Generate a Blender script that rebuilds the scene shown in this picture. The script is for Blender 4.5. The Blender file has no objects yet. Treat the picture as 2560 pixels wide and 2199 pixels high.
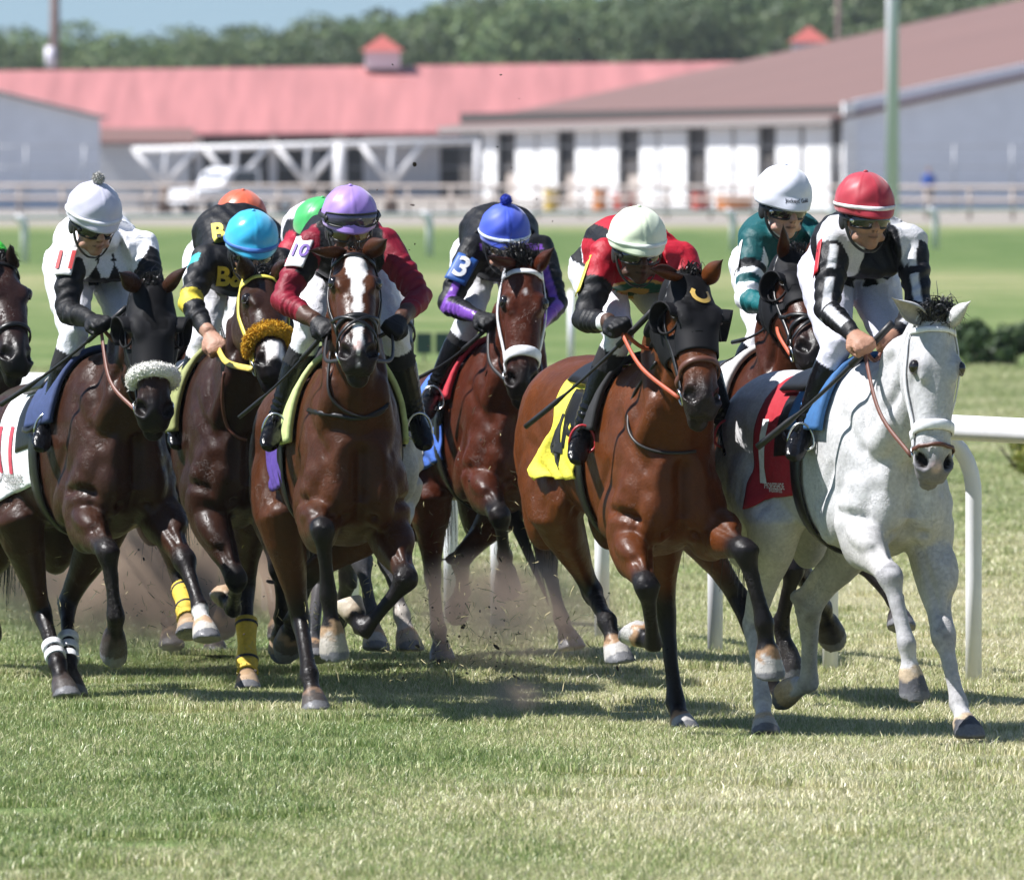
import bpy, bmesh, math, random
import numpy as np
from mathutils import Vector, Matrix
from mathutils.bvhtree import BVHTree

random.seed(7)
rng = np.random.default_rng(11)
SC = bpy.context.scene
COL = SC.collection

# ------------------------------------------------------------------ camera, sky, sun, exposure
CAM_H, FPX, CX, HY = 2.19, 36520.0, 1280.0, 390.0     # eye height (m), focal length and horizon in photo pixels (2560 wide)
FOCUS = 55.6
cam_d = bpy.data.cameras.new("camera")
cam = bpy.data.objects.new("camera", cam_d)
COL.objects.link(cam)
cam.location = (0, 0, CAM_H)
cam.rotation_euler = (math.radians(90), 0, 0)
cam_d.sensor_width = 36.0
cam_d.lens = 36.0 * FPX / 2560.0
cam_d.shift_y = -(1099.5 - HY) / 2560.0
cam_d.clip_start, cam_d.clip_end = 1.0, 6000.0
cam_d.dof.use_dof = True
cam_d.dof.focus_distance = FOCUS
cam_d.dof.aperture_fstop = (cam_d.lens / 1000.0) / 0.042
SC.camera = cam

SUN_ELEV = math.radians(54)
SUN_AZ = math.radians(85)        # swung from "behind the camera" towards its left
sun_to = Vector((-math.sin(SUN_AZ) * math.cos(SUN_ELEV), -math.cos(SUN_AZ) * math.cos(SUN_ELEV), math.sin(SUN_ELEV)))
W = bpy.data.worlds.new("World")
SC.world = W
W.use_nodes = True
nt = W.node_tree
sky = nt.nodes.new("ShaderNodeTexSky")
sky.sky_type = 'NISHITA'
sky.sun_disc = False
sky.sun_elevation = SUN_ELEV
sky.sun_rotation = math.atan2(sun_to.x, sun_to.y)
sky.air_density, sky.dust_density, sky.ozone_density = 1.0, 0.0, 1.5
tcw = nt.nodes.new("ShaderNodeTexCoord"); vad = nt.nodes.new("ShaderNodeVectorMath"); vad.operation = 'ADD'
vad.inputs[1].default_value = (0, 0, 0.11)          # clear summer air: the blue reaches down to the horizon
vno = nt.nodes.new("ShaderNodeVectorMath"); vno.operation = 'NORMALIZE'
nt.links.new(tcw.outputs["Generated"], vad.inputs[0]); nt.links.new(vad.outputs[0], vno.inputs[0]); nt.links.new(vno.outputs[0], sky.inputs[0])
nt.links.new(sky.outputs[0], nt.nodes["Background"].inputs[0])
nt.nodes["Background"].inputs[1].default_value = 0.064
sl = bpy.data.lights.new("sun", 'SUN')
sl.energy, sl.angle, sl.color = 5.0, math.radians(0.53), (1.0, 0.98, 0.965)
so = bpy.data.objects.new("sun", sl)
COL.objects.link(so)
so.rotation_euler = sun_to.to_track_quat('Z', 'Y').to_euler()
SC.view_settings.view_transform = 'Standard'
SC.view_settings.look = 'None'
SC.view_settings.gamma = 1.0
SC.view_settings.use_curve_mapping = False
SC.view_settings.exposure = 0.84
SC.cycles.use_denoising = True
SC.cycles.max_bounces = 6
SC.cycles.transparent_max_bounces = 8
SC.cycles.volume_bounces = 0
SC.cycles.caustics_reflective = SC.cycles.caustics_refractive = False

# ------------------------------------------------------------------ small maths
def arr(*v): return np.array(v, float)
def nrm(v):
    v = np.asarray(v, float)
    return v / (np.linalg.norm(v) + 1e-12)
def P(px, py, Y):                       # the point a photo pixel shows at distance Y
    return arr((px - CX) * Y / FPX, Y, CAM_H - (py - HY) * Y / FPX)
def pix(p): return (CX + p[0] * FPX / p[1], HY + (CAM_H - p[2]) * FPX / p[1])
def Yg(py, z=0.0): return FPX * (CAM_H - z) / (py - HY)
def reach(px, py, parent, L, sgn=-1):   # joint seen at a pixel, one bone length from its parent
    Y = parent[1]
    for _ in range(4):
        d = P(px, py, Y) - parent
        d2 = d[0] ** 2 + d[2] ** 2
        k = math.sqrt(max(L * L - d2, 0.0))
        Y = parent[1] + sgn * k
    return P(px, py, Y)

# ------------------------------------------------------------------ mesh helpers
def empty(name, loc, label=None, cat=None, group=None):
    o = bpy.data.objects.new(name, None)
    COL.objects.link(o)
    o.location = loc
    o.empty_display_size = 0.1
    tag(o, label, cat, group)
    return o
def tag(o, label=None, cat=None, group=None, kind=None):
    if label: o["label"] = label
    if cat: o["category"] = cat
    if group: o["group"] = group
    if kind: o["kind"] = kind
    return o
def offset_of(parent):
    off = np.zeros(3)
    while parent is not None:
        off += np.array(parent.location); parent = parent.parent
    return off
def mk(name, V, F, mat, parent=None, smooth=True, col=None, rgh=None):
    V = np.asarray(V, float)
    if parent is not None: V = V - offset_of(parent)
    me = bpy.data.meshes.new(name)
    if isinstance(F, np.ndarray):
        n, k = F.shape
        me.vertices.add(len(V)); me.vertices.foreach_set("co", V.astype(np.float32).ravel())
        me.loops.add(n * k); me.loops.foreach_set("vertex_index", F.astype(np.int32).ravel())
        me.polygons.add(n); me.polygons.foreach_set("loop_start", np.arange(0, n * k, k, dtype=np.int32))
        me.update(calc_edges=True)
    else:
        me.from_pydata([tuple(v) for v in V], [], [tuple(int(i) for i in f) for f in F])
        me.update()
    if smooth: me.polygons.foreach_set("use_smooth", np.ones(len(me.polygons), bool))
    if col is not None:
        a = me.attributes.new("col", 'FLOAT_COLOR', 'POINT')
        c = np.ones((len(V), 4), np.float32); c[:, :3] = col
        a.data.foreach_set("color", c.ravel())
    if rgh is not None:
        a = me.attributes.new("rgh", 'FLOAT', 'POINT')
        a.data.foreach_set("value", np.asarray(rgh, np.float32))
    if mat is not None: me.materials.append(mat)
    o = bpy.data.objects.new(name, me)
    COL.objects.link(o)
    if parent is not None: o.parent = parent
    return o
class MB:                                # collects shapes that belong to one mesh
    def __init__(s): s.V = []; s.F = []; s.n = 0
    def add(s, V, F):
        V = np.asarray(V, float)
        s.V.append(V); s.F += [tuple(int(i) + s.n for i in f) for f in F]; s.n += len(V)
        return s
    def box(s, c, h, R=None):
        c = np.asarray(c, float)
        v = np.array([[x, y, z] for x in (-1, 1) for y in (-1, 1) for z in (-1, 1)], float) * np.asarray(h)
        if R is not None: v = v @ np.asarray(R)
        return s.add(v + c, [(0, 1, 3, 2), (4, 6, 7, 5), (0, 4, 5, 1), (2, 3, 7, 6), (0, 2, 6, 4), (1, 5, 7, 3)])
    def build(s, name, mat, parent=None, smooth=False):
        return mk(name, np.vstack(s.V), s.F, mat, parent, smooth)
def loft(rings, n=18, cap=True, ex=2.0, closed=True):
    """rings: (centre, A, B); superellipse cross-sections; closed ends"""
    th = np.linspace(0, 2 * math.pi, n, endpoint=False)
    cs, sn = np.cos(th), np.sin(th)
    cx = np.sign(cs) * np.abs(cs) ** (2 / ex); sx = np.sign(sn) * np.abs(sn) ** (2 / ex)
    V = []; F = []
    for c, A, B in rings:
        V.append(np.asarray(c) + cx[:, None] * np.asarray(A) + sx[:, None] * np.asarray(B))
    m = len(rings)
    for i in range(m - 1):
        for j in range(n):
            k = (j + 1) % n
            F.append((i * n + j, i * n + k, (i + 1) * n + k, (i + 1) * n + j))
    V = np.vstack(V)
    if cap:
        V = np.vstack([V, rings[0][0], rings[-1][0]])
        a, b = m * n, m * n + 1
        for j in range(n):
            k = (j + 1) % n
            F.append((a, k, j)); F.append((b, (m - 1) * n + j, (m - 1) * n + k))
    return V, F
def ellipsoid(c, A, B, C, n=14, m=10):
    V = []; F = []
    c, A, B, C = (np.asarray(q, float) for q in (c, A, B, C))
    for i in range(m + 1):
        ph = math.pi * i / m
        for j in range(n):
            t = 2 * math.pi * j / n
            V.append(c + A * math.sin(ph) * math.cos(t) + B * math.sin(ph) * math.sin(t) + C * math.cos(ph))
    for i in range(m):
        for j in range(n):
            k = (j + 1) % n
            F.append((i * n + j, (i + 1) * n + j, (i + 1) * n + k, i * n + k))
    return np.array(V), F
def catmull(pts, sub=6):
    p = np.asarray(pts, float)
    if len(p) < 3: return np.array([p[0] + (p[-1] - p[0]) * t for t in np.linspace(0, 1, sub + 1)])
    q = np.vstack([2 * p[0] - p[1], p, 2 * p[-1] - p[-2]])
    out = []
    for i in range(1, len(q) - 2):
        a, b, c, d = q[i - 1], q[i], q[i + 1], q[i + 2]
        for t in np.linspace(0, 1, sub, endpoint=False):
            out.append(0.5 * (2 * b + (c - a) * t + (2 * a - 5 * b + 4 * c - d) * t * t + (3 * b - a - 3 * c + d) * t ** 3))
    out.append(p[-1])
    return np.array(out)
def frames(path, up=(0, 0, 1)):
    path = np.asarray(path, float)
    T = np.gradient(path, axis=0)
    T /= np.linalg.norm(T, axis=1)[:, None] + 1e-12
    ref = np.asarray(up, float)
    if abs(T[0] @ ref) > .9: ref = arr(1, 0, 0)
    A = []
    a = nrm(np.cross(T[0], ref))
    for t in T:
        a = nrm(a - t * (a @ t)); A.append(a)
    A = np.array(A)
    return T, A, np.cross(T, A)
def tube(path, r, n=8, up=(0, 0, 1)):
    path = np.asarray(path, float)
    T, A, B = frames(path, up)
    rr = np.broadcast_to(np.asarray(r, float), (len(path),))
    return loft([(path[i], A[i] * rr[i], B[i] * rr[i]) for i in range(len(path))], n)
def ribbon(path, normals, w, th=0.004):
    """flat strap: path points, outward normals, width, thickness"""
    path = np.asarray(path, float); N = np.asarray(normals, float)
    T = np.gradient(path, axis=0); T /= np.linalg.norm(T, axis=1)[:, None] + 1e-12
    V = []; F = []
    ww = np.broadcast_to(np.asarray(w, float), (len(path),))
    for i in range(len(path)):
        n_ = nrm(N[i] - T[i] * (N[i] @ T[i])); s = np.cross(T[i], n_)
        for a, b in ((-1, 0), (-.8, 1), (.8, 1), (1, 0), (.8, -.4), (-.8, -.4)): V.append(path[i] + s * a * ww[i] / 2 + n_ * b * th)
    m = len(path)
    for i in range(m - 1):
        for j in range(6):
            k = (j + 1) % 6
            F.append((i * 6 + j, i * 6 + k, (i + 1) * 6 + k, (i + 1) * 6 + j))
    F.append(tuple(range(5, -1, -1))); F.append(tuple(range((m - 1) * 6, m * 6)))
    return np.array(V), F
def seg_dist(V, a, b):
    ab = b - a
    t = np.clip(((V - a) @ ab) / (ab @ ab + 1e-12), 0, 1)
    return np.linalg.norm(V - (a + t[:, None] * ab), axis=1), t
def poly_dist(V, pts):
    best = np.full(len(V), 1e9); bt = np.zeros(len(V))
    for i in range(len(pts) - 1):
        d, t = seg_dist(V, np.asarray(pts[i]), np.asarray(pts[i + 1]))
        m = d < best
        best[m] = d[m]; bt[m] = i + t[m]
    return best, bt
def smooth01(x, a, b):
    t = np.clip((x - a) / (b - a), 0, 1)
    return t * t * (3 - 2 * t)
def remesh(parts, voxel, it=3, lam=.5):
    """union of closed shells as one continuous skin"""
    mb = MB()
    for V, F in parts: mb.add(V, F)
    me = bpy.data.meshes.new("tmp"); me.from_pydata([tuple(v) for v in np.vstack(mb.V)], [], mb.F)
    bm = bmesh.new(); bm.from_mesh(me); bmesh.ops.recalc_face_normals(bm, faces=bm.faces); bm.to_mesh(me); bm.free()
    o = bpy.data.objects.new("tmp", me); COL.objects.link(o)
    md = o.modifiers.new("r", 'REMESH'); md.mode = 'VOXEL'; md.voxel_size = voxel; md.adaptivity = 0
    dg = bpy.context.evaluated_depsgraph_get()
    ev = o.evaluated_get(dg); m2 = ev.to_mesh()
    V = np.empty(len(m2.vertices) * 3, np.float32); m2.vertices.foreach_get("co", V); V = V.reshape(-1, 3).astype(float)
    nl = len(m2.loops); L = np.empty(nl, np.int32); m2.loops.foreach_get("vertex_index", L)
    F = L.reshape(-1, 4)
    ev.to_mesh_clear()
    bpy.data.objects.remove(o); bpy.data.meshes.remove(me)
    E = np.vstack([F[:, [0, 1]], F[:, [1, 2]], F[:, [2, 3]], F[:, [3, 0]]])
    for _ in range(it): V = lap(V, E, lam)
    return V, F, E
def lap(V, E, lam):
    S = np.zeros_like(V); c = np.bincount(E.ravel(), minlength=len(V)).astype(float)
    for k in range(3):
        S[:, k] = np.bincount(E[:, 0], V[E[:, 1], k], len(V)) + np.bincount(E[:, 1], V[E[:, 0], k], len(V))
    return V + lam * (S / np.maximum(c, 1)[:, None] - V)
def vnormals(V, F):
    n = np.cross(V[F[:, 2]] - V[F[:, 0]], V[F[:, 3]] - V[F[:, 1]])
    N = np.zeros_like(V)
    for k in range(3):
        for j in range(4): N[:, k] += np.bincount(F[:, j], n[:, k], len(V))
    return N / (np.linalg.norm(N, axis=1)[:, None] + 1e-12)
def bvh_of(V, F): return BVHTree.FromPolygons(V.tolist(), F.tolist())
def snap(bvh, p, off=0.0):
    loc, n, i, d = bvh.find_nearest(Vector(p))
    n = np.array(n); return np.array(loc) + n * off, n
def cast(bvh, o, d, off=0.0):
    loc, n, i, dist = bvh.ray_cast(Vector(o), Vector(d))
    if loc is None: return None
    n = np.array(n)
    return np.array(loc) + n * off, n

# ------------------------------------------------------------------ procedural materials
def new_mat(name):
    m = bpy.data.materials.new(name); m.use_nodes = True
    return m, m.node_tree, m.node_tree.nodes["Principled BSDF"]
def N(nt_, t, **kw):
    n = nt_.nodes.new(t)
    for k, v in kw.items():
        if k in n.inputs: n.inputs[k].default_value = v
        else: setattr(n, k, v)
    return n
def noise_bump(nt_, b, scale, strength, dist=0.01, detail=4, coord='Object', stretch=None):
    tc = nt_.nodes.new("ShaderNodeTexCoord"); nz = N(nt_, "ShaderNodeTexNoise", Scale=scale, Detail=detail)
    src = tc.outputs[coord]
    if stretch:
        mp = nt_.nodes.new("ShaderNodeMapping"); mp.inputs["Scale"].default_value = stretch
        nt_.links.new(src, mp.inputs[0]); src = mp.outputs[0]
    nt_.links.new(src, nz.inputs["Vector"])
    bp = N(nt_, "ShaderNodeBump", Strength=strength, Distance=dist)
    nt_.links.new(nz.outputs[0], bp.inputs["Height"]); nt_.links.new(bp.outputs[0], b.inputs["Normal"])
    return nz, src, bp
MATS = {}
def plain(name, color, rough=.6, bump=0, scale=40, var=.15, metal=0, spec=.5, dist=.004, sheen=0):
    if name in MATS: return MATS[name]
    m, t, b = new_mat(name)
    b.inputs["Roughness"].default_value = rough; b.inputs["Metallic"].default_value = metal
    b.inputs["Specular IOR Level"].default_value = spec
    if sheen: b.inputs["Sheen Weight"].default_value = sheen
    tc = t.nodes.new("ShaderNodeTexCoord"); nz = N(t, "ShaderNodeTexNoise", Scale=scale, Detail=5)
    t.links.new(tc.outputs["Object"], nz.inputs["Vector"])
    mx = t.nodes.new("ShaderNodeMixRGB"); mx.blend_type = 'MULTIPLY'; mx.inputs[0].default_value = 1
    mx.inputs[1].default_value = (*color, 1)
    rp = t.nodes.new("ShaderNodeMapRange"); rp.inputs["From Min"].default_value = .3; rp.inputs["From Max"].default_value = .7
    rp.inputs["To Min"].default_value = 1 - var; rp.inputs["To Max"].default_value = 1 + var
    t.links.new(nz.outputs[0], rp.inputs["Value"])
    t.links.new(rp.outputs[0], mx.inputs[2]); t.links.new(mx.outputs[0], b.inputs["Base Color"])
    if bump:
        bp = N(t, "ShaderNodeBump", Strength=bump, Distance=dist)
        t.links.new(nz.outputs[0], bp.inputs["Height"]); t.links.new(bp.outputs[0], b.inputs["Normal"])
    MATS[name] = m
    return m
def coat_mat(name, rough=.36, speck=0.0, dapple=0.0, seed=0.0):
    """horse hide: colour from the coat attribute, sweat gloss and vein relief"""
    m, t, b = new_mat(name)
    at = N(t, "ShaderNodeAttribute", attribute_name="col")
    tc = t.nodes.new("ShaderNodeTexCoord")
    mp = t.nodes.new("ShaderNodeMapping"); mp.inputs["Location"].default_value = (seed, seed * 1.7, -seed)
    t.links.new(tc.outputs["Object"], mp.inputs[0])
    n1 = N(t, "ShaderNodeTexNoise", Scale=7.0, Detail=6.0, Roughness=.62); t.links.new(mp.outputs[0], n1.inputs["Vector"])
    n2 = N(t, "ShaderNodeTexNoise", Scale=70.0, Detail=4.0); t.links.new(mp.outputs[0], n2.inputs["Vector"])
    r1 = N(t, "ShaderNodeMapRange"); 
    for k, v in (("From Min", .3), ("From Max", .7), ("To Min", .72 - speck * .1), ("To Max", 1.22)): r1.inputs[k].default_value = v
    t.links.new(n1.outputs[0], r1.inputs["Value"])
    r2 = N(t, "ShaderNodeMapRange")
    for k, v in (("From Min", .32), ("From Max", .68), ("To Min", .88 - speck), ("To Max", 1.1)): r2.inputs[k].default_value = v
    t.links.new(n2.outputs[0], r2.inputs["Value"])
    mu = N(t, "ShaderNodeMath", operation='MULTIPLY'); t.links.new(r1.outputs[0], mu.inputs[0]); t.links.new(r2.outputs[0], mu.inputs[1])
    mx = t.nodes.new("ShaderNodeMixRGB"); mx.blend_type = 'MULTIPLY'; mx.inputs[0].default_value = .9 if not dapple else .75
    t.links.new(at.outputs["Color"], mx.inputs[1]); t.links.new(mu.outputs[0], mx.inputs[2])
    if speck:
        nf = N(t, "ShaderNodeTexNoise", Scale=95.0, Detail=3.0, Roughness=.7); t.links.new(mp.outputs[0], nf.inputs["Vector"])
        nb_ = N(t, "ShaderNodeTexNoise", Scale=8.0, Detail=3.0); t.links.new(mp.outputs[0], nb_.inputs["Vector"])
        am = N(t, "ShaderNodeMath", operation='MULTIPLY_ADD'); t.links.new(nb_.outputs[0], am.inputs[0]); am.inputs[1].default_value = .35; t.links.new(nf.outputs[0], am.inputs[2])
        rf = N(t, "ShaderNodeMapRange")
        for k, v in (("From Min", .76), ("From Max", .92), ("To Min", 1.0), ("To Max", .72)): rf.inputs[k].default_value = v
        t.links.new(am.outputs[0], rf.inputs["Value"])
        mf = t.nodes.new("ShaderNodeMixRGB"); mf.blend_type = 'MULTIPLY'; mf.inputs[0].default_value = 1
        t.links.new(mx.outputs[0], mf.inputs[1]); t.links.new(rf.outputs[0], mf.inputs[2]); mx = mf
    t.links.new(mx.outputs[0], b.inputs["Base Color"])
    # sweat: uneven gloss
    n3 = N(t, "ShaderNodeTexNoise", Scale=17.0, Detail=8.0, Roughness=.75); t.links.new(mp.outputs[0], n3.inputs["Vector"])
    r3 = N(t, "ShaderNodeMapRange")
    for k, v in (("From Min", .35), ("From Max", .65), ("To Min", rough - .10), ("To Max", rough + .16)): r3.inputs[k].default_value = v
    t.links.new(n3.outputs[0], r3.inputs["Value"]); t.links.new(r3.outputs[0], b.inputs["Roughness"])
    b.inputs["Specular IOR Level"].default_value = .20
    # relief: hair streaks, wet clumps and branching veins
    n5 = N(t, "ShaderNodeTexNoise", Scale=26.0, Detail=5.0, Roughness=.6); t.links.new(mp.outputs[0], n5.inputs["Vector"])
    n4 = N(t, "ShaderNodeTexVoronoi", Scale=6.5); n4.feature = 'DISTANCE_TO_EDGE'
    dv = N(t, "ShaderNodeMixRGB"); dv.inputs[0].default_value = .25
    t.links.new(mp.outputs[0], dv.inputs[1]); t.links.new(n5.outputs[1], dv.inputs[2]); t.links.new(dv.outputs[0], n4.inputs["Vector"])
    rv = N(t, "ShaderNodeMapRange"); rv.inputs["From Max"].default_value = .045; rv.inputs["To Min"].default_value = .9; rv.inputs["To Max"].default_value = 0
    t.links.new(n4.outputs["Distance"], rv.inputs["Value"])
    vm = N(t, "ShaderNodeMapRange")
    for k, v in (("From Min", .48), ("From Max", .60)): vm.inputs[k].default_value = v
    t.links.new(n1.outputs[0], vm.inputs["Value"]); vq = N(t, "ShaderNodeMath", operation='MULTIPLY'); t.links.new(rv.outputs[0], vq.inputs[0]); t.links.new(vm.outputs[0], vq.inputs[1])
    ad = N(t, "ShaderNodeMath", operation='ADD'); t.links.new(n5.outputs[0], ad.inputs[0]); t.links.new(vq.outputs[0], ad.inputs[1])
    a2 = N(t, "ShaderNodeMath", operation='MULTIPLY_ADD'); t.links.new(n2.outputs[0], a2.inputs[0]); a2.inputs[1].default_value = .45
    t.links.new(ad.outputs[0], a2.inputs[2])
    bp = N(t, "ShaderNodeBump", Strength=.5, Distance=.006); t.links.new(a2.outputs[0], bp.inputs["Height"])
    t.links.new(bp.outputs[0], b.inputs["Normal"])
    return m
def rider_mat(name, seed=0.0):
    """clothing, boots and skin: colour and gloss from attributes, creases in relief"""
    m, t, b = new_mat(name)
    at = N(t, "ShaderNodeAttribute", attribute_name="col"); ar = N(t, "ShaderNodeAttribute", attribute_name="rgh")
    t.links.new(ar.outputs["Fac"], b.inputs["Roughness"])
    tc = t.nodes.new("ShaderNodeTexCoord")
    mp = t.nodes.new("ShaderNodeMapping"); mp.inputs["Location"].default_value = (seed, seed, seed)
    t.links.new(tc.outputs["Object"], mp.inputs[0])
    n1 = N(t, "ShaderNodeTexNoise", Scale=16.0, Detail=5.0, Distortion=1.6); t.links.new(mp.outputs[0], n1.inputs["Vector"])
    n2 = N(t, "ShaderNodeTexNoise", Scale=160.0, Detail=3.0); t.links.new(mp.outputs[0], n2.inputs["Vector"])
    r2 = N(t, "ShaderNodeMapRange")
    for k, v in (("From Min", .3), ("From Max", .7), ("To Min", .9), ("To Max", 1.08)): r2.inputs[k].default_value = v
    t.links.new(n2.outputs[0], r2.inputs["Value"])
    mx = t.nodes.new("ShaderNodeMixRGB"); mx.blend_type = 'MULTIPLY'; mx.inputs[0].default_value = 1
    t.links.new(at.outputs["Color"], mx.inputs[1]); t.links.new(r2.outputs[0], mx.inputs[2]); t.links.new(mx.outputs[0], b.inputs["Base Color"])
    ad = N(t, "ShaderNodeMath", operation='MULTIPLY_ADD'); ad.inputs[1].default_value = .12
    t.links.new(n2.outputs[0], ad.inputs[0]); t.links.new(n1.outputs[0], ad.inputs[2])
    bp = N(t, "ShaderNodeBump", Strength=.5, Distance=.012); t.links.new(ad.outputs[0], bp.inputs["Height"])
    t.links.new(bp.outputs[0], b.inputs["Normal"])
    b.inputs["Specular IOR Level"].default_value = .3
    return m
# ------------------------------------------------------------------ horses
M_EYE = plain("horse_eye", (.012, .008, .006), .08, spec=.8)
M_LEATHER_B = plain("black_leather", (.006, .0055, .0055), .38, bump=.2, scale=60)
M_LEATHER_BR = plain("brown_leather", (.10, .035, .02), .45, bump=.2, scale=60)
M_STEEL = plain("bit_steel", (.6, .6, .6), .25, metal=1)
M_WHITE_STRAP = plain("white_strap", (.78, .78, .80), .5, bump=.15)
M_YELLOW_STRAP = plain("yellow_strap", (.72, .62, .10), .45, bump=.15)
M_BLACK_NEO = plain("black_neoprene", (.0045, .0045, .006), .7, bump=.3, scale=200, dist=.001, spec=.2)

class Horse: pass

def limb_rings(J, prof, lat):
    J = [np.asarray(j, float) for j in J]
    n = len(J) - 1
    def pos(u):
        u = min(max(u, 0), n - 1e-9); i = int(u)
        return J[i] + (J[i + 1] - J[i]) * (u - i)
    rings = []
    for u, ra, rb in prof:
        t = nrm(pos(u + .12) - pos(u - .12))
        a = nrm(lat - t * (lat @ t)); b = np.cross(t, a)
        rings.append((pos(u), a * ra, b * rb))
    return rings
FORE = [(0, .085, .10), (.5, .095, .125), (.9, .092, .118), (1.1, .082, .108), (1.3, .072, .094), (1.5, .060, .076), (1.72, .046, .055), (1.88, .046, .047),
        (1.96, .050, .051), (2.04, .050, .050), (2.12, .043, .044), (2.25, .031, .035), (2.55, .026, .032), (2.8, .028, .034), (2.92, .035, .040),
        (3.0, .039, .044), (3.2, .033, .036), (3.6, .031, .033), (4, .041, .045)]
HIND = [(0, .12, .19), (.35, .135, .21), (.7, .125, .19), (1.0, .105, .155), (1.2, .088, .125), (1.45, .066, .092), (1.7, .047, .064), (1.88, .040, .055),
        (2.0, .042, .060), (2.1, .038, .050), (2.25, .032, .041), (2.6, .029, .036), (2.82, .031, .037), (2.93, .037, .042), (3.0, .040, .045),
        (3.2, .034, .037), (3.6, .032, .034), (4, .042, .046)]
TRUNK = [(-.80, 1.27, .10, .09), (-.73, 1.26, .20, .17), (-.60, 1.275, .275, .245), (-.45, 1.275, .295, .275), (-.28, 1.265, .29, .262), (-.10, 1.24, .285, .240),
         (.08, 1.215, .305, .236), (.25, 1.195, .34, .222), (.40, 1.195, .375, .208), (.53, 1.195, .365, .196), (.64, 1.165, .30, .178), (.73, 1.12, .225, .150), (.79, 1.09, .13, .100)]
HEAD = [(-.05, .012, -.11, .060), (.00, .034, -.16, .080), (.06, .048, -.215, .092), (.13, .056, -.255, .098), (.19, .059, -.255, .102), (.25, .055, -.225, .095), (.31, .049, -.18, .083),
        (.37, .043, -.15, .074), (.43, .036, -.130, .068), (.49, .027, -.124, .066), (.535, .015, -.124, .068), (.575, -.006, -.116, .062), (.605, -.030, -.098, .044)]

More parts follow.
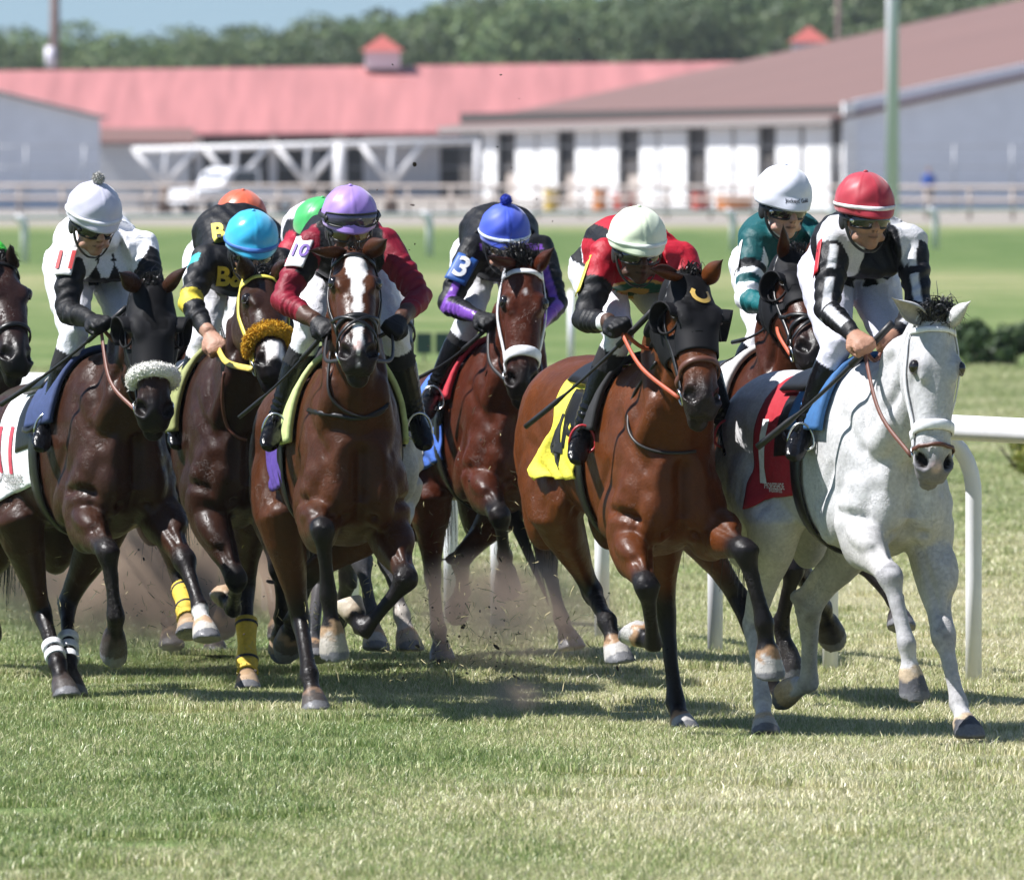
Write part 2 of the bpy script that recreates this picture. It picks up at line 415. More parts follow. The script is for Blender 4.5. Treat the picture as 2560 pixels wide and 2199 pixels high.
def build_horse(name, label, cfg):
    H = Horse(); H.cfg = cfg
    a = math.radians(cfg['yaw']); H.a = a
    f = arr(math.sin(a), -math.cos(a), 0); l = arr(math.cos(a), math.sin(a), 0); z = arr(0, 0, 1)
    H.f, H.l, H.z = f, l, z
    zo = cfg.get('zo', -.13); pt = math.tan(math.radians(cfg.get('pitch', 0))); sc = cfg.get('sc', 1.0)
    base = P(cfg['cx'], 0, cfg['D']) * arr(1, 1, 0) - f * .70 * sc
    H.base = base
    def loc(x, y, zz): return base + f * (x * sc) + l * (y * sc) + z * ((zz - 1.2) * sc + 1.2 + zo + (x - .6) * pt)
    H.loc = loc
    def dirv(x, y, zz): return f * x + l * y + z * (zz + x * pt)
    root = empty(name, tuple(base), label, "horse", "racehorses galloping in the field"); H.root = root
    parts = []
    parts.append(loft([(loc(x, 0, zc), l * hw * sc, z * hh * sc) for x, zc, hh, hw in TRUNK], 28, ex=2.25))
    for s in (-1, 1):
        E = lambda c, r, tilt=0: parts.append(ellipsoid(loc(c[0], c[1] * s, c[2]), dirv(math.cos(tilt), 0, math.sin(tilt)) * r[0], l * r[1], dirv(-math.sin(tilt), 0, math.cos(tilt)) * r[2]))
        E((.50, .122, 1.15), (.17, .078, .30), -.35)     # shoulder blade
        E((.42, .152, 1.01), (.17, .066, .13), .3)       # triceps
        E((.705, .082, 1.00), (.095, .076, .13))         # pectoral
        E((.64, .134, 1.06), (.10, .066, .11))           # point of shoulder
        E((-.46, .155, 1.22), (.27, .125, .25), .2)      # haunch
        E((-.58, .13, 1.06), (.15, .10, .25), -.2)       # hamstring
        E((-.22, .20, 1.05), (.14, .065, .16))           # stifle
    # neck and head
    n0 = loc(.52, 0, 1.27)
    poll = reach(*cfg['poll'], n0, cfg.get('neck', .70) * sc)
    muz = reach(*cfg['muz'], poll, .60 * sc, cfg.get('msg', -1))
    hl = np.linalg.norm(muz - poll); hs = hl / .60
    u = nrm(muz - poll)
    ta = a + math.radians(cfg.get('turn', 0))
    w = arr(math.cos(ta), math.sin(ta), 0) + z * math.sin(math.radians(cfg.get('roll', 0))); w = nrm(w - u * (w @ u)); v = np.cross(u, w)
    H.poll, H.u, H.v, H.w, H.hs = poll, u, v, w, hs
    hk = (sc + hs) / 2
    def hd(t, vv, ww): return poll + u * (t * hs) + v * (vv * hk) + w * (ww * hk)
    H.hd = hd
    parts.append(loft([(hd(t, (a_ + b_) / 2, 0), w * hw * hk, v * (a_ - b_) / 2 * hk) for t, a_, b_, hw in HEAD], 24, ex=2.35))
    for s in (-1, 1):
        parts.append(ellipsoid(hd(.175, .012, .076 * s), u * .045, w * .026, v * .034))      # orbit
        parts.append(ellipsoid(hd(.14, -.13, .066 * s), u * .105, w * .040, v * .10))        # cheek
        parts.append(ellipsoid(hd(.30, -.03, .060 * s), u * .10, w * .018, v * .018))        # facial crest
        parts.append(ellipsoid(hd(.525, -.030, .053 * s), u * .042, w * .026, v * .034))     # nostril wing
        parts.append(ellipsoid(hd(.205, .046, .055 * s), u * .05, w * .028, v * .014))       # brow bone
    parts.append(ellipsoid(hd(.585, -.112, 0), u * .038, w * .042, v * .024))                # chin
    parts.append(ellipsoid(hd(.45, .012, 0), u * .12, w * .045, v * .024))                    # nasal end
    p0 = loc(.40, 0, 1.19); p2 = hd(.05, -.10, 0); p1 = loc(.74, 0, 1.29) * .62 + (p2 - u * .02 + nrm(p2 - n0) * -.30) * .38
    rings = []
    for t, hh, hw in ((0, .33, .175), (.18, .295, .162), (.36, .245, .138), (.54, .202, .116), (.70, .172, .100), (.85, .150, .088), (1.0, .132, .078)):
        c = p0 * (1 - t) ** 2 + p1 * 2 * t * (1 - t) + p2 * t * t
        tg = nrm((p1 - p0) * (1 - t) + (p2 - p1) * t)
        la = nrm(l * (1 - t) + w * t); la = nrm(la - tg * (la @ tg)); bb = np.cross(tg, la)
        rings.append((c, la * hw * sc, bb * hh * sc))
    parts.append(loft(rings, 24, ex=2.1)); H.neck = rings
    for s in (-1, 1):   # brachiocephalic muscle down either side of the windpipe
        pts = []
        for i in (1, 2, 3, 4, 5):
            c, A, B = rings[i]
            sgn = -1 if (B @ v if i > 3 else B @ z) > 0 else 1
            pts.append(c + A * .62 * s + B * sgn * .50)
        parts.append(tube(catmull([loc(.66, .122 * s, 1.06)] + pts, 4), np.interp(np.linspace(0, 1, 21), [0, .2, .6, 1], [.085, .085, .062, .05]) * sc, 12))
    # legs
    H.legs = {}
    for key in ('fr', 'fl', 'hr', 'hl'):
        s = 1 if key[1] == 'l' else -1
        c = cfg.get(key)
        if c is None: continue
        if key[0] == 'f':
            ex, ez = c.get('e', (0, 0))
            J = [loc(.64, .124 * s, 1.06), loc(.52 + ex, .134 * s, .90 + ez)]
            Ls = (.40, .27, .165)
            prof = FORE
        else:
            ex, ez = c.get('e', (0, 0))
            J = [loc(-.42, .150 * s, 1.20), loc(-.20 + ex, .185 * s, .97 + ez)]
            Ls = (.43, .36, .17)
            prof = HIND
        for (px, py, sg), L in zip(c['j'], Ls): J.append(reach(px, py, J[-1], L * sc, sg))
        F_, T_ = J[3], J[4]
        ax = nrm(T_ - F_); C_ = F_ + (T_ - F_) * .50
        lat = nrm(l - ax * (l @ ax)) if abs(l @ ax) < .97 else nrm(np.cross(ax, f))
        fr = np.cross(lat, -ax)
        H.legs[key] = J[:4] + [C_, T_]
        parts.append(loft(limb_rings(J[:4] + [C_], [(q, ra * sc, rb * sc) for q, ra, rb in prof], l), 18))
        nsole = nrm(ax - fr * c.get('sole', .55)); fs = np.cross(lat, -nsole)
        nm = nrm(ax + nsole); fm = np.cross(lat, -nm)
        S = T_
        q = sc * cfg.get('hoof', 1.0)
        parts.append(loft([(C_ - ax * .02, lat * .036 * q, fr * .040 * q), (C_, lat * .045 * q, fm * .050 * q), (C_ * .5 + S * .5 + fm * .006, lat * .053 * q, fm * .058 * q),
                           (S + fs * .012, lat * .062 * q, fs * .068 * q), (S + fs * .012 + nsole * .004, lat * .060 * q, fs * .066 * q)], 20))
        if key[0] == 'f':   # forearm muscle and knee cap
            e, k, fe = J[1], J[2], J[3]
            d = nrm(k - e); front = nrm(np.cross(nrm(l - d * (l @ d)), -d))
            parts.append(ellipsoid(e + (k - e) * .30 + front * .045 + l * s * .02, d * .15, front * .055, np.cross(d, front) * .062))
            parts.append(ellipsoid(e + (k - e) * .12 - front * .055, d * .12, front * .06, np.cross(d, front) * .06))
            parts.append(ellipsoid(k + nrm(front + nrm(fe - k)) * .014, d * .045, front * .034, np.cross(d, front) * .044))
            d2 = nrm(fe - k); b2 = -nrm(np.cross(nrm(l - d2 * (l @ d2)), -d2))
            parts.append(tube([k + b2 * .025 + d2 * .04, (k + fe) / 2 + b2 * .024, fe + b2 * .026], .014 * sc))     # tendons
            parts.append(ellipsoid(fe + b2 * .026, d2 * .03, b2 * .022, l * .03))
        else:
            st, k, fe = J[1], J[2], J[3]
            d = nrm(k - st); d2 = nrm(fe - k)
            bk = nrm(d - d2 + 1e-3 * (-f)); bk = nrm(bk - d2 * (bk @ d2) * .5)
            hp = k + bk * .055 - d2 * .03
            parts.append(ellipsoid(hp, bk * .032, d2 * .04, np.cross(bk, d2) * .024))
            parts.append(tube([st + (k - st) * .5 + bk * .055, hp], [.024, .016]))
            parts.append(tube([hp + d2 * .03, (k + fe) / 2 + bk * .022, fe + bk * .022], .015 * sc))
            parts.append(ellipsoid(fe + bk * .024, d2 * .03, bk * .022, l * .03))
    V, F, E = remesh(parts, cfg.get('vox', .0105), 3, .5)
    nn = vnormals(V, F)
    # relief: grooves between muscles, jugular furrows, nostrils, mouth
    def groove(pts, depth, sig):
        nonlocal V
        d, _ = poly_dist(V, pts)
        V = V - nn * (1.9 * depth * np.exp(-.5 * (d / sig) ** 2))[:, None]
    groove([loc(.80, 0, 1.16), loc(.80, 0, 1.02), loc(.72, 0, .86)], .020, .018)
    for s in (-1, 1):
        groove([loc(.76, .045 * s, .90), loc(.74, .11 * s, .955), loc(.68, .195 * s, .985), loc(.56, .22 * s, 1.0)], .016, .013)
        groove([loc(.75, .145 * s, 1.17), loc(.66, .19 * s, 1.25), loc(.55, .20 * s, 1.36)], .010, .022)
        groove([loc(.48, .22 * s, 1.16), loc(.36, .225 * s, 1.02), loc(.30, .22 * s, .93)], .012, .018)
        groove([loc(-.30, .30 * s, 1.36), loc(-.16, .28 * s, 1.20), loc(-.08, .25 * s, 1.05)], .012, .02)
        groove([loc(-.62, .25 * s, 1.30), loc(-.52, .26 * s, 1.08), loc(-.44, .22 * s, .90)], .012, .018)
        nk = [rings[i][0] + rings[i][1] * .85 * s + rings[i][2] * (.45 * (-1 if rings[i][2] @ z > 0 else 1)) for i in (1, 2, 3, 4, 5)]
        groove(nk, .012, .016)
        groove([hd(.05, -.04, .09 * s), hd(.10, -.16, .11 * s), hd(.22, -.22, .08 * s)], .006, .012)
        groove([hd(.24, -.02, .085 * s), hd(.36, -.055, .064 * s), hd(.46, -.06, .055 * s)], .007, .014)
        groove([hd(.505, -.090, .070 * s), hd(.56, -.088, .062 * s), hd(.615, -.08, .02 * s)], .010, .007)
        pass
        groove([hd(.46, .035, .045 * s), hd(.50, .022, .036 * s), hd(.54, .01, .028 * s)], .006, .010)
        groove([hd(.10, .05, .07 * s), hd(.06, .03, .085 * s)], .010, .018)
        groove([hd(.185, .012, .11 * s)], .0, .01) if False else None
        for q in range(6):
            x = .18 - q * .075
            groove([loc(x, .30 * s, 1.30), loc(x - .05, .30 * s, 1.12), loc(x - .05, .26 * s, 1.0)], .003, .012)
    for key, J in H.legs.items():
        if key[0] == 'f':
            e, k = J[1], J[2]; d = nrm(k - e); sd = nrm(l - d * (l @ d)); fr = np.cross(sd, -d)
            for o in (-.6, .75):
                groove([e + d * .05 + sd * .08 * o + fr * .06, e + d * .2 + sd * .06 * o + fr * .05, e + d * .33 + sd * .03 * o + fr * .04], .007, .010)
    b0 = bvh_of(V, F); H.bvh = b0; nost = []
    for s in (-1, 1):
        p_, n_ = head_pt(H, .528, 50 * s, 0.0, -.055)
        lv = nrm(u * .75 - w * s * .55 + n_ * 0); lv = nrm(lv - n_ * (lv @ n_)); bv = np.cross(n_, lv)
        q_ = V - p_; e_ = np.sqrt((q_ @ lv / .034) ** 2 + (q_ @ bv / .021) ** 2 + (q_ @ n_ / .05) ** 2)
        V = V - n_ * (.040 * np.exp(-(e_ ** 4)))[:, None] + n_ * (.006 * np.exp(-((e_ - 1.45) / .35) ** 2))[:, None]
        nost.append(e_)
    nz = np.zeros(len(V)); rr_ = np.random.default_rng(int(cfg['cx']) % 997 + 5)
    for fq, am in ((14, .0016), (14, .0014), (24, .0008), (24, .0007)):
        d1_, d2_ = nrm(rr_.normal(size=3)), nrm(rr_.normal(size=3)); nz += am * np.sin(V @ d1_ * fq * 1.3 + 2.0 * np.sin(V @ d2_ * fq + am * 9e3)) * np.sin(V @ d2_ * fq * .8 + am * 4e3)
    V = V + nn * nz[:, None]
    V = lap(V, E, .35)
    # coat colours
    C = np.tile(np.array(cfg['coat'], float), (len(V), 1))
    nsd = (np.sin(V[:, 0] * 9.1 + V[:, 1] * 5.3) + np.sin(V[:, 2] * 11.7 + V[:, 0] * 3.1)) * .5
    def mix(mask, c):
        nonlocal C
        mk_ = np.clip(mask, 0, 1)[:, None]
        C = C * (1 - mk_) + np.array(c, float) * mk_
    q = V - poll
    th, tv, tw = q @ u / hs, q @ v / hk, q @ w / hk
    inhead = (th > -.02) & (th < .7) & (np.abs(tw) < .14) & (tv > -.32) & (tv < .12)
    hd_m = inhead.astype(float)
    if 'top' in cfg: mix(smooth01(V[:, 2], base[2] + 1.0, 1.42) * .6, cfg['top'])
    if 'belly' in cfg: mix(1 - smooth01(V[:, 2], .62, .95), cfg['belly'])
    nhf = (np.sin(V[:, 0] * 83 + 2 * np.sin(V[:, 2] * 61)) + np.sin(V[:, 2] * 97 + V[:, 1] * 71 + 2 * np.sin(V[:, 0] * 53))) * .5
    for key, J in H.legs.items():
        dist, t = poly_dist(V, J[1:])        # 0 elbow 1 knee 2 fetlock 3 coronet 4 sole
        near = (dist < np.interp(t, [0, .6, 1, 4], [.13, .12, .10, .09])) & (t > .02)
        if 'points' in cfg:
            t0, t1 = cfg.get('pt', (.62, .98))
            mix(near * smooth01(t + nsd * .08, t0, t1), cfg['points'])
        tn = t
        hc = cfg.get('hooves', {}).get(key, cfg.get('hoofcol', (.07, .06, .055)))
        band = cfg.get('band', {}).get(key, cfg.get('bandcol', (.36, .24, .14)))
        sock = cfg.get('socks', {}).get(key)
        if sock: mix(near * smooth01(t + nsd * .05, sock[0], sock[0] + .15), sock[1])
        if 'joint' in cfg: mix(near * (np.exp(-((t - 1.05) / .16) ** 2) + .7 * np.exp(-((t - 2.0) / .14) ** 2) + .35 * np.exp(-((t - 1.5) / .25) ** 2)) * (.45 + .35 * nhf), cfg['joint'])
        mix(near * smooth01(t, 2.80 + .16 * nhf, 3.0 + .16 * nhf) * .9, band)
        mix(near * smooth01(t, 3.22 + .20 * nhf, 3.36 + .2 * nhf), hc)
        mix(near * (t > 3.86), (.16, .16, .17))
    if 'muzzle' in cfg: mix(hd_m * smooth01(th, .40, .53), cfg['muzzle'])
    if 'face' in cfg: cfg['face'](mix, hd_m, th, tv, tw)
    for s in (-1, 1):
        mix(1 - smooth01(nost[0 if s < 0 else 1], .92, 1.15), (.006, .004, .004))
        de = np.linalg.norm(V - hd(.188, .034, .10 * s), axis=1)
        mix((1 - smooth01(de, .03, .05)) * .6, cfg.get('eyeshade', (.015, .010, .008)))  # darker skin round the eyes, with the socket's shade painted in
    # ears: cupped leaves, one skin with the head
    Vs, Fs, Cs = [V], [F], [C]
    nb = len(V)
    for s in (-1, 1):
        bas = hd(.0, .015, .052 * s)
        tip = cfg['ears'][0 if s < 0 else 1]
        tipw = reach(tip[0], tip[1], bas, .175 * sc, tip[2] if len(tip) > 2 else -1)
        ax = nrm(tipw - bas); L = np.linalg.norm(tipw - bas)
        out = nrm(v * .75 + w * s * .65 if len(tip) < 4 else tip[3]); out = nrm(out - ax * (out @ ax)); sd = np.cross(ax, out)
        ev = []; nu, nv = 13, 12
        for side in (0, 1):
            for i in range(nu):
                t = i / (nu - 1)
                wd = .042 * (math.sin(math.pi * (t * .86 + .10)) ** .8) * (1 - t ** 2.6) + .0010
                op = 1.75 - .75 * t if t > .15 else 2.2
                for j in range(nv):
                    th_ = (-1 + 2 * j / (nv - 1)) * (math.pi * .62)
                    r = wd * (1 - .16 * side)
                    ev.append(bas - ax * .02 + ax * (t * (L + .02)) + sd * math.sin(th_) * r + out * (-math.cos(th_)) * r * .85 + out * (wd * .25))
        fa = []
        for side in (0, 1):
            for i in range(nu - 1):
                for j in range(nv - 1):
                    A = side * nu * nv + i * nv + j
                    q4 = (A, A + 1, A + nv + 1, A + nv)
                    fa.append(q4 if side == 0 else q4[::-1])
        for i in range(nu - 1):
            for j, rv in ((0, 0), (nv - 1, 1)):
                A = i * nv + j; B = A + nu * nv
                q4 = (A, A + nv, B + nv, B)
                fa.append(q4 if rv == 0 else q4[::-1])
        ec = np.tile(np.array(cfg.get('ear', cfg['coat']), float), (len(ev), 1))
        half = nu * nv
        tt = np.tile(np.repeat(np.linspace(0, 1, nu), nv), 2)
        tipc = np.array(cfg.get('eartip', (.02, .014, .012)))
        k_ = smooth01(tt, .55, 1.0)[:, None] * .8
        ec = ec * (1 - k_) + tipc * k_
        jj = np.tile(np.abs(np.linspace(-1, 1, nv)), nu * 2)
        ec *= (1 - .35 * (jj > .85))[:, None]
        ec[half:] = ec[half:] * .55 + np.array(cfg.get('earin', (.10, .06, .05))) * .35
        Vs.append(np.array(ev)); Fs.append(np.array(fa) + nb); Cs.append(ec); nb += len(ev)
    H.V, H.F = V, F
    H.bvh = bvh_of(V, F)
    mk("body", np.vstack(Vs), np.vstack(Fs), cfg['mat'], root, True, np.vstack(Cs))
    for s in (-1, 1):
        c = hd(.188, .036, .104 * s)
        p_, n_ = snap(H.bvh, c)
        Ve, Fe = ellipsoid(p_ - n_ * .011, u * .027, w * .022, v * .026, 16, 12)
        mk("eye", Ve, Fe, M_EYE, root)
        lid = [p_ - n_ * .001 + u * .025 * math.cos(x) * 1.0 + nrm(np.cross(n_, u)) * .018 * math.sin(x) - n_ * .004 * abs(math.cos(x)) for x in np.linspace(0, 2 * math.pi, 17)]
        Ve, Fe = tube(lid, .0045, 6)
        mk("eyelid", Ve, Fe, cfg.get('lidmat', M_LID), root)
    hair(H, cfg)
    return H
M_LID = plain("eyelid_skin", (.016, .011, .010), .4)
M_HAIR_B = plain("black_horsehair", (.012, .010, .009), .45, scale=120, var=.4)
M_HAIR_G = plain("grey_horsehair", (.035, .035, .038), .5, scale=120, var=.5)

def strands(roots, n_seg, width, mat, name, parent):
    V = []; F = []; k = 0
    for pts, wd in roots:
        pts = catmull(pts, 3); m = len(pts)
        T = np.gradient(pts, axis=0)
        sd = np.cross(T, arr(rng.normal(), rng.normal(), rng.normal())); sd /= np.linalg.norm(sd, axis=1)[:, None] + 1e-9
        for i in range(m):
            ww = wd * (1 - .85 * i / (m - 1))
            V.append(pts[i] - sd[i] * ww); V.append(pts[i] + sd[i] * ww)
        for i in range(m - 1): F.append((k + 2 * i, k + 2 * i + 1, k + 2 * i + 3, k + 2 * i + 2))
        k += 2 * m
    return mk(name, np.array(V), np.array(F), mat, parent)
def hair(H, cfg):
    mat = cfg.get('hair', M_HAIR_B); R = []
    rings = H.neck
    side = cfg.get('maneside', 1); back = -H.f
    for k in range(cfg.get('nmane', 420)):
        t = rng.uniform(0, .9) * (len(rings) - 1.001); i = int(t); fr = t - i
        c = rings[i][0] * (1 - fr) + rings[i + 1][0] * fr; A = rings[i][1] * (1 - fr) + rings[i + 1][1] * fr; B = rings[i][2] * (1 - fr) + rings[i + 1][2] * fr
        if B @ H.z < 0: B = -B
        p = c + B * .97 + A * rng.normal(0, .05)
        L = rng.uniform(.08, .17) * (cfg.get('manelen', 1.0))
        d1 = nrm(nrm(B) * .9 + back * .7 + nrm(A) * (.35 * side + rng.normal(0, .25)))
        d2 = nrm(nrm(B) * .1 + back * .9 + nrm(A) * (.6 * side + rng.normal(0, .4)) - H.z * .3)
        R.append(([p - nrm(B) * .015, p + d1 * L * .5, p + d1 * L * .5 + d2 * L * .6], rng.uniform(.002, .005)))
    strands(R, 4, .004, mat, "mane", H.root)
    R = []
    for k in range(cfg.get('nfore', 100)):
        p = H.hd(rng.uniform(-.03, .03), .035, rng.normal(0, .022))
        L = rng.uniform(.08, .15) * cfg.get('forelen', .62)
        fd = cfg.get('foredir', 0.0)
        d1 = nrm(H.v * .45 - H.u * (.35 + rng.normal(0, .15)) - H.f * .3 + H.w * (fd + rng.normal(0, .22)))
        d2 = nrm(H.v * .05 - H.f * .55 + H.u * rng.normal(.38, .32) + H.w * (fd * 1.4 + .35 * H.cfg.get('maneside', 1) + rng.normal(0, .3)))
        R.append(([p - H.v * .015, p + d1 * L * .4, p + d1 * L * .4 + d2 * L * .7], rng.uniform(.002, .0045)))
    strands(R, 4, .004, mat, "forelock", H.root)
    R = []
    dock = H.loc(-.78, 0, 1.36)
    for k in range(260):
        p = dock + arr(rng.normal(0, .02), rng.normal(0, .02), rng.normal(0, .03))
        d = nrm(-H.f * rng.uniform(.6, 1.0) - H.z * rng.uniform(.0, .3) + H.l * rng.normal(.12, .08))
        R.append(([p, p + d * .12, p + d * .26 - H.z * .14, p + d * .38 - H.z * (.36 + rng.uniform(0, .15))], rng.uniform(.004, .008)))
    strands(R, 5, .006, mat, "tail", H.root)

# ------------------------------------------------------------------ tack laid on the horse's own surface
def head_ring(H, t, a0, a1, n, off, vc=-.06, tilt=0.0):
    """points on the head surface round the section at t; angle 0 = forehead, +90 = horse's left cheek"""
    pts, nr = [], []
    for x in np.linspace(math.radians(a0), math.radians(a1), n):
        d = H.v * math.cos(x) + H.w * math.sin(x)
        o = H.hd(t + tilt * (1 - math.cos(x)) * .5, vc, 0)
        r = cast(H.bvh, o + d * .17, -d, off)
        if r is None: continue
        pts.append(r[0]); nr.append(r[1])
    return np.array(pts), np.array(nr)
def head_pt(H, t, ang, off=0.0, vc=-.06):
    x = math.radians(ang); d = H.v * math.cos(x) + H.w * math.sin(x)
    r = cast(H.bvh, H.hd(t, vc, 0) + d * (.17 if t > .12 else .24), -d, off)
    return r if r is not None else (H.hd(t, vc, 0) + d * .07, d)
def head_line(H, ta, n, off, vc=-.06):
    """ta: list of (t, angle)"""
    ta = np.array(ta, float); s = np.linspace(0, len(ta) - 1, n)
    P_, N_ = [], []
    for x in s:
        t = np.interp(x, range(len(ta)), ta[:, 0]); an = np.interp(x, range(len(ta)), ta[:, 1])
        p, q = head_pt(H, t, an, off, vc); P_.append(p); N_.append(q)
    return np.array(P_), np.array(N_)
def strap(H, name, PN, w, mat, parent, th=.004):
    V, F = ribbon(catmull(PN[0], 2) if len(PN[0]) < 12 else PN[0], PN[1] if len(PN[0]) >= 12 else np.repeat(PN[1], 2, 0)[:len(catmull(PN[0], 2))], w, th)
    return mk(name, V, F, mat, parent)
def torus(c, ax, R, r, n=18, m=8):
    ax = nrm(ax); a = nrm(np.cross(ax, arr(.3, .2, .9))); b = np.cross(ax, a)
    V = []; F = []
    for i in range(n):
        t = 2 * math.pi * i / n; d = a * math.cos(t) + b * math.sin(t)
        for j in range(m):
            q = 2 * math.pi * j / m; V.append(c + d * (R + r * math.cos(q)) + ax * r * math.sin(q))
    for i in range(n):
        for j in range(m): F.append((i * m + j, ((i + 1) % n) * m + j, ((i + 1) % n) * m + (j + 1) % m, i * m + (j + 1) % m))
    return np.array(V), F
def bridle(H, mat, nose=None, nosew=.022, nosemat=None, cheekmat=None, fluffy=None, crossed=False, browmat=None, bitmat=None, nose_t=.40, brow=True, w=.016, tuft=1.0):
    nosemat = nosemat or mat; browmat = browmat or mat; cheekmat = cheekmat or mat
    root = empty("bridle", tuple(np.array(H.poll) - H.base)); root.parent = H.root
    if brow: strap(H, "browband", head_ring(H, .045, -75, 75, 21, .006), w * 1.2, browmat, root)
    for s in (-1, 1):
        strap(H, "cheekpiece", head_line(H, [(-.02, 40 * s), (.06, 72 * s), (.25, 88 * s), (.40, 100 * s), (.47, 106 * s)], 24, .006), w, cheekmat, root)
        p, n_ = head_pt(H, .495, 110 * s, .008)
        V, F = torus(p, n_, .030, .0045); mk("bit_ring", V, F, M_STEEL, root)
    strap(H, "noseband", head_ring(H, nose_t, -165, 165, 36, .007, tilt=.03), nosew, nosemat, root, .006)
    if crossed:
        for s in (-1, 1): strap(H, "crossed_noseband", head_line(H, [(.30, 95 * s), (.37, 40 * s), (.415, 0), (.47, -60 * s), (.50, -110 * s)], 26, .011), .016, nosemat, root)
    if fluffy is not None:
        pts, nr = head_ring(H, nose_t, -98, 98, 30, .010)
        V, F = tube(pts, .029 * np.interp(np.linspace(0, 1, 30), [0, .12, .88, 1], [.6, 1, 1, .6]), 12)
        core = mk("fleece_noseband", V, F, fluffy, root)
        R = []
        for k in range(3600):
            i = rng.integers(0, 30); d = nrm(rng.normal(size=3))
            if d @ nr[i] < -.3: d = -d
            p = pts[i] + d * .026
            R.append(([p, p + d * .007 * tuft + rng.normal(size=3) * .003, p + d * .010 * tuft + rng.normal(size=3) * .005], .0024))
        strands(R, 2, .003, fluffy, "fleece_tufts", core)
    return root
def hood(H, mat, t1=.335, cups=True, holes=.052):
    """stretch hood with eye holes and blinker cups"""
    nt_, na = 40, 64
    ts = np.linspace(-.02, t1, nt_); an = np.linspace(-180, 180, na, endpoint=False)
    V = []; ok = []
    eyes = [head_pt(H, .19, 66 * s, 0)[0] for s in (-1, 1)]
    for t in ts:
        for x in an:
            tt = t + .035 * math.cos(math.radians(x)) * smooth01(np.array(t), t1 - .12, t1) if True else t
            p, n_ = head_pt(H, float(tt), x, .007, vc=-.08)
            V.append(p); ok.append(min(np.linalg.norm(p - e) for e in eyes) > holes)
    V = np.array(V); F = []
    for i in range(nt_ - 1):
        for j in range(na):
            q = (i * na + j, i * na + (j + 1) % na, (i + 1) * na + (j + 1) % na, (i + 1) * na + j)
            if all(ok[k] for k in q): F.append(q)
    o = mk("hood", V, F, mat, H.root)
    md = o.modifiers.new("thick", 'SOLIDIFY'); md.thickness = .005; md.offset = 0
    for s, e in zip((-1, 1), eyes):
        V, F = torus(e + H.w * s * .004, H.w * s + H.v * .5, holes + .002, .005, 26)
        mk("eye_hole_rim", V, F, mat, o)
        if cups:
            V = []; F = []; nu, nv = 8, 14
            out = nrm(H.w * s * 1.0 + H.v * .25)
            for i in range(nu):
                for j in range(nv):
                    q = math.radians(-115 + 230 * j / (nv - 1)); p_ = i / (nu - 1)
                    d = -H.u * math.cos(q) * 1.0 + nrm(np.cross(out, H.u)) * math.sin(q)
                    V.append(e + d * (.060 - .008 * p_ ** 2 * max(0, math.cos(q))) + out * (.070 * p_ * (.55 + .45 * math.cos(q * .7)) - .006))
            for i in range(nu - 1):
                for j in range(nv - 1): F.append((i * nv + j, i * nv + j + 1, (i + 1) * nv + j + 1, (i + 1) * nv + j))
            c = mk("blinker_cup", V, F, mat, o); md = c.modifiers.new("thick", 'SOLIDIFY'); md.thickness = .006
    return o
def body_pt(H, x, ang, off):
    """point on the barrel at local x; angle 0 = top, + = horse's left"""
    q = math.radians(ang); d = H.l * math.sin(q) + H.z * math.cos(q)
    o = H.loc(x, 0, 1.20)
    r = cast(H.bvh, o + d * .8, -d, off)
    return r if r is not None else (o + d * .3, d)
def drape(H, name, mat, parent, x0, x1, a0, a1, off=.010, nx=22, na=26, th=.006, edge=None, flare=0.0, wav=.0):
    V = []; F = []
    for i in range(na):
        an = a0 + (a1 - a0) * i / (na - 1)
        for j in range(nx):
            x = x0 + (x1 - x0) * j / (nx - 1)
            if edge: x = edge(x, i / (na - 1), j / (nx - 1))
            p, n_ = body_pt(H, x, an, off)
            k = abs(i / (na - 1) - .5) * 2; e_ = (1 - j / (nx - 1)) ** 2
            p = p + n_ * (flare * k * k + wav * (k ** 3 + .8 * e_ * k) * (1 + math.sin(j * .8 + i * .55 + 2 * math.sin(i * .3))))
            V.append(p)
    for i in range(na - 1):
        for j in range(nx - 1): F.append((i * nx + j, i * nx + j + 1, (i + 1) * nx + j + 1, (i + 1) * nx + j))
    o = mk(name, V, F, mat, parent)
    md = o.modifiers.new("thick", 'SOLIDIFY'); md.thickness = th; md.offset = 1
    return o
def text_mesh(s, size, bold=.0):
    cu = bpy.data.curves.new("t", 'FONT'); cu.body = s; cu.size = size; cu.align_x = 'CENTER'; cu.align_y = 'CENTER'; cu.offset = bold; cu.resolution_u = 4
    o = bpy.data.objects.new("t", cu); COL.objects.link(o)
    dg = bpy.context.evaluated_depsgraph_get(); me = bpy.data.meshes.new_from_object(o.evaluated_get(dg))
    bm = bmesh.new(); bm.from_mesh(me)
    bmesh.ops.triangulate(bm, faces=bm.faces[:])
    for _ in range(2):
        lg = [e for e in bm.edges if e.calc_length() > size * .16]
        if lg: bmesh.ops.subdivide_edges(bm, edges=lg, cuts=1); bmesh.ops.triangulate(bm, faces=bm.faces[:])
    V = np.array([v.co[:] for v in bm.verts]); bm.verts.index_update(); F = [tuple(v.index for v in f.verts) for f in bm.faces]
    bm.free(); bpy.data.objects.remove(o); bpy.data.curves.remove(cu); bpy.data.meshes.remove(me)
    return V, F
def project(name, V2, F, org, ux, uy, n, targets, mat, parent, off=.004):
    """flat print pressed on to a surface: V2 in the (ux, uy) plane, cast along -n"""
    out = []
    for p in V2:
        w = org + ux * p[0] + uy * p[1]
        best = None
        for b in targets:
            r = cast(b, w + n * .25, -n, off)
            if r is not None and (best is None or (r[0] - best) @ n > 0): best = r[0]
        out.append(best if best is not None else w)
    return mk(name, np.array(out), F, mat, parent)
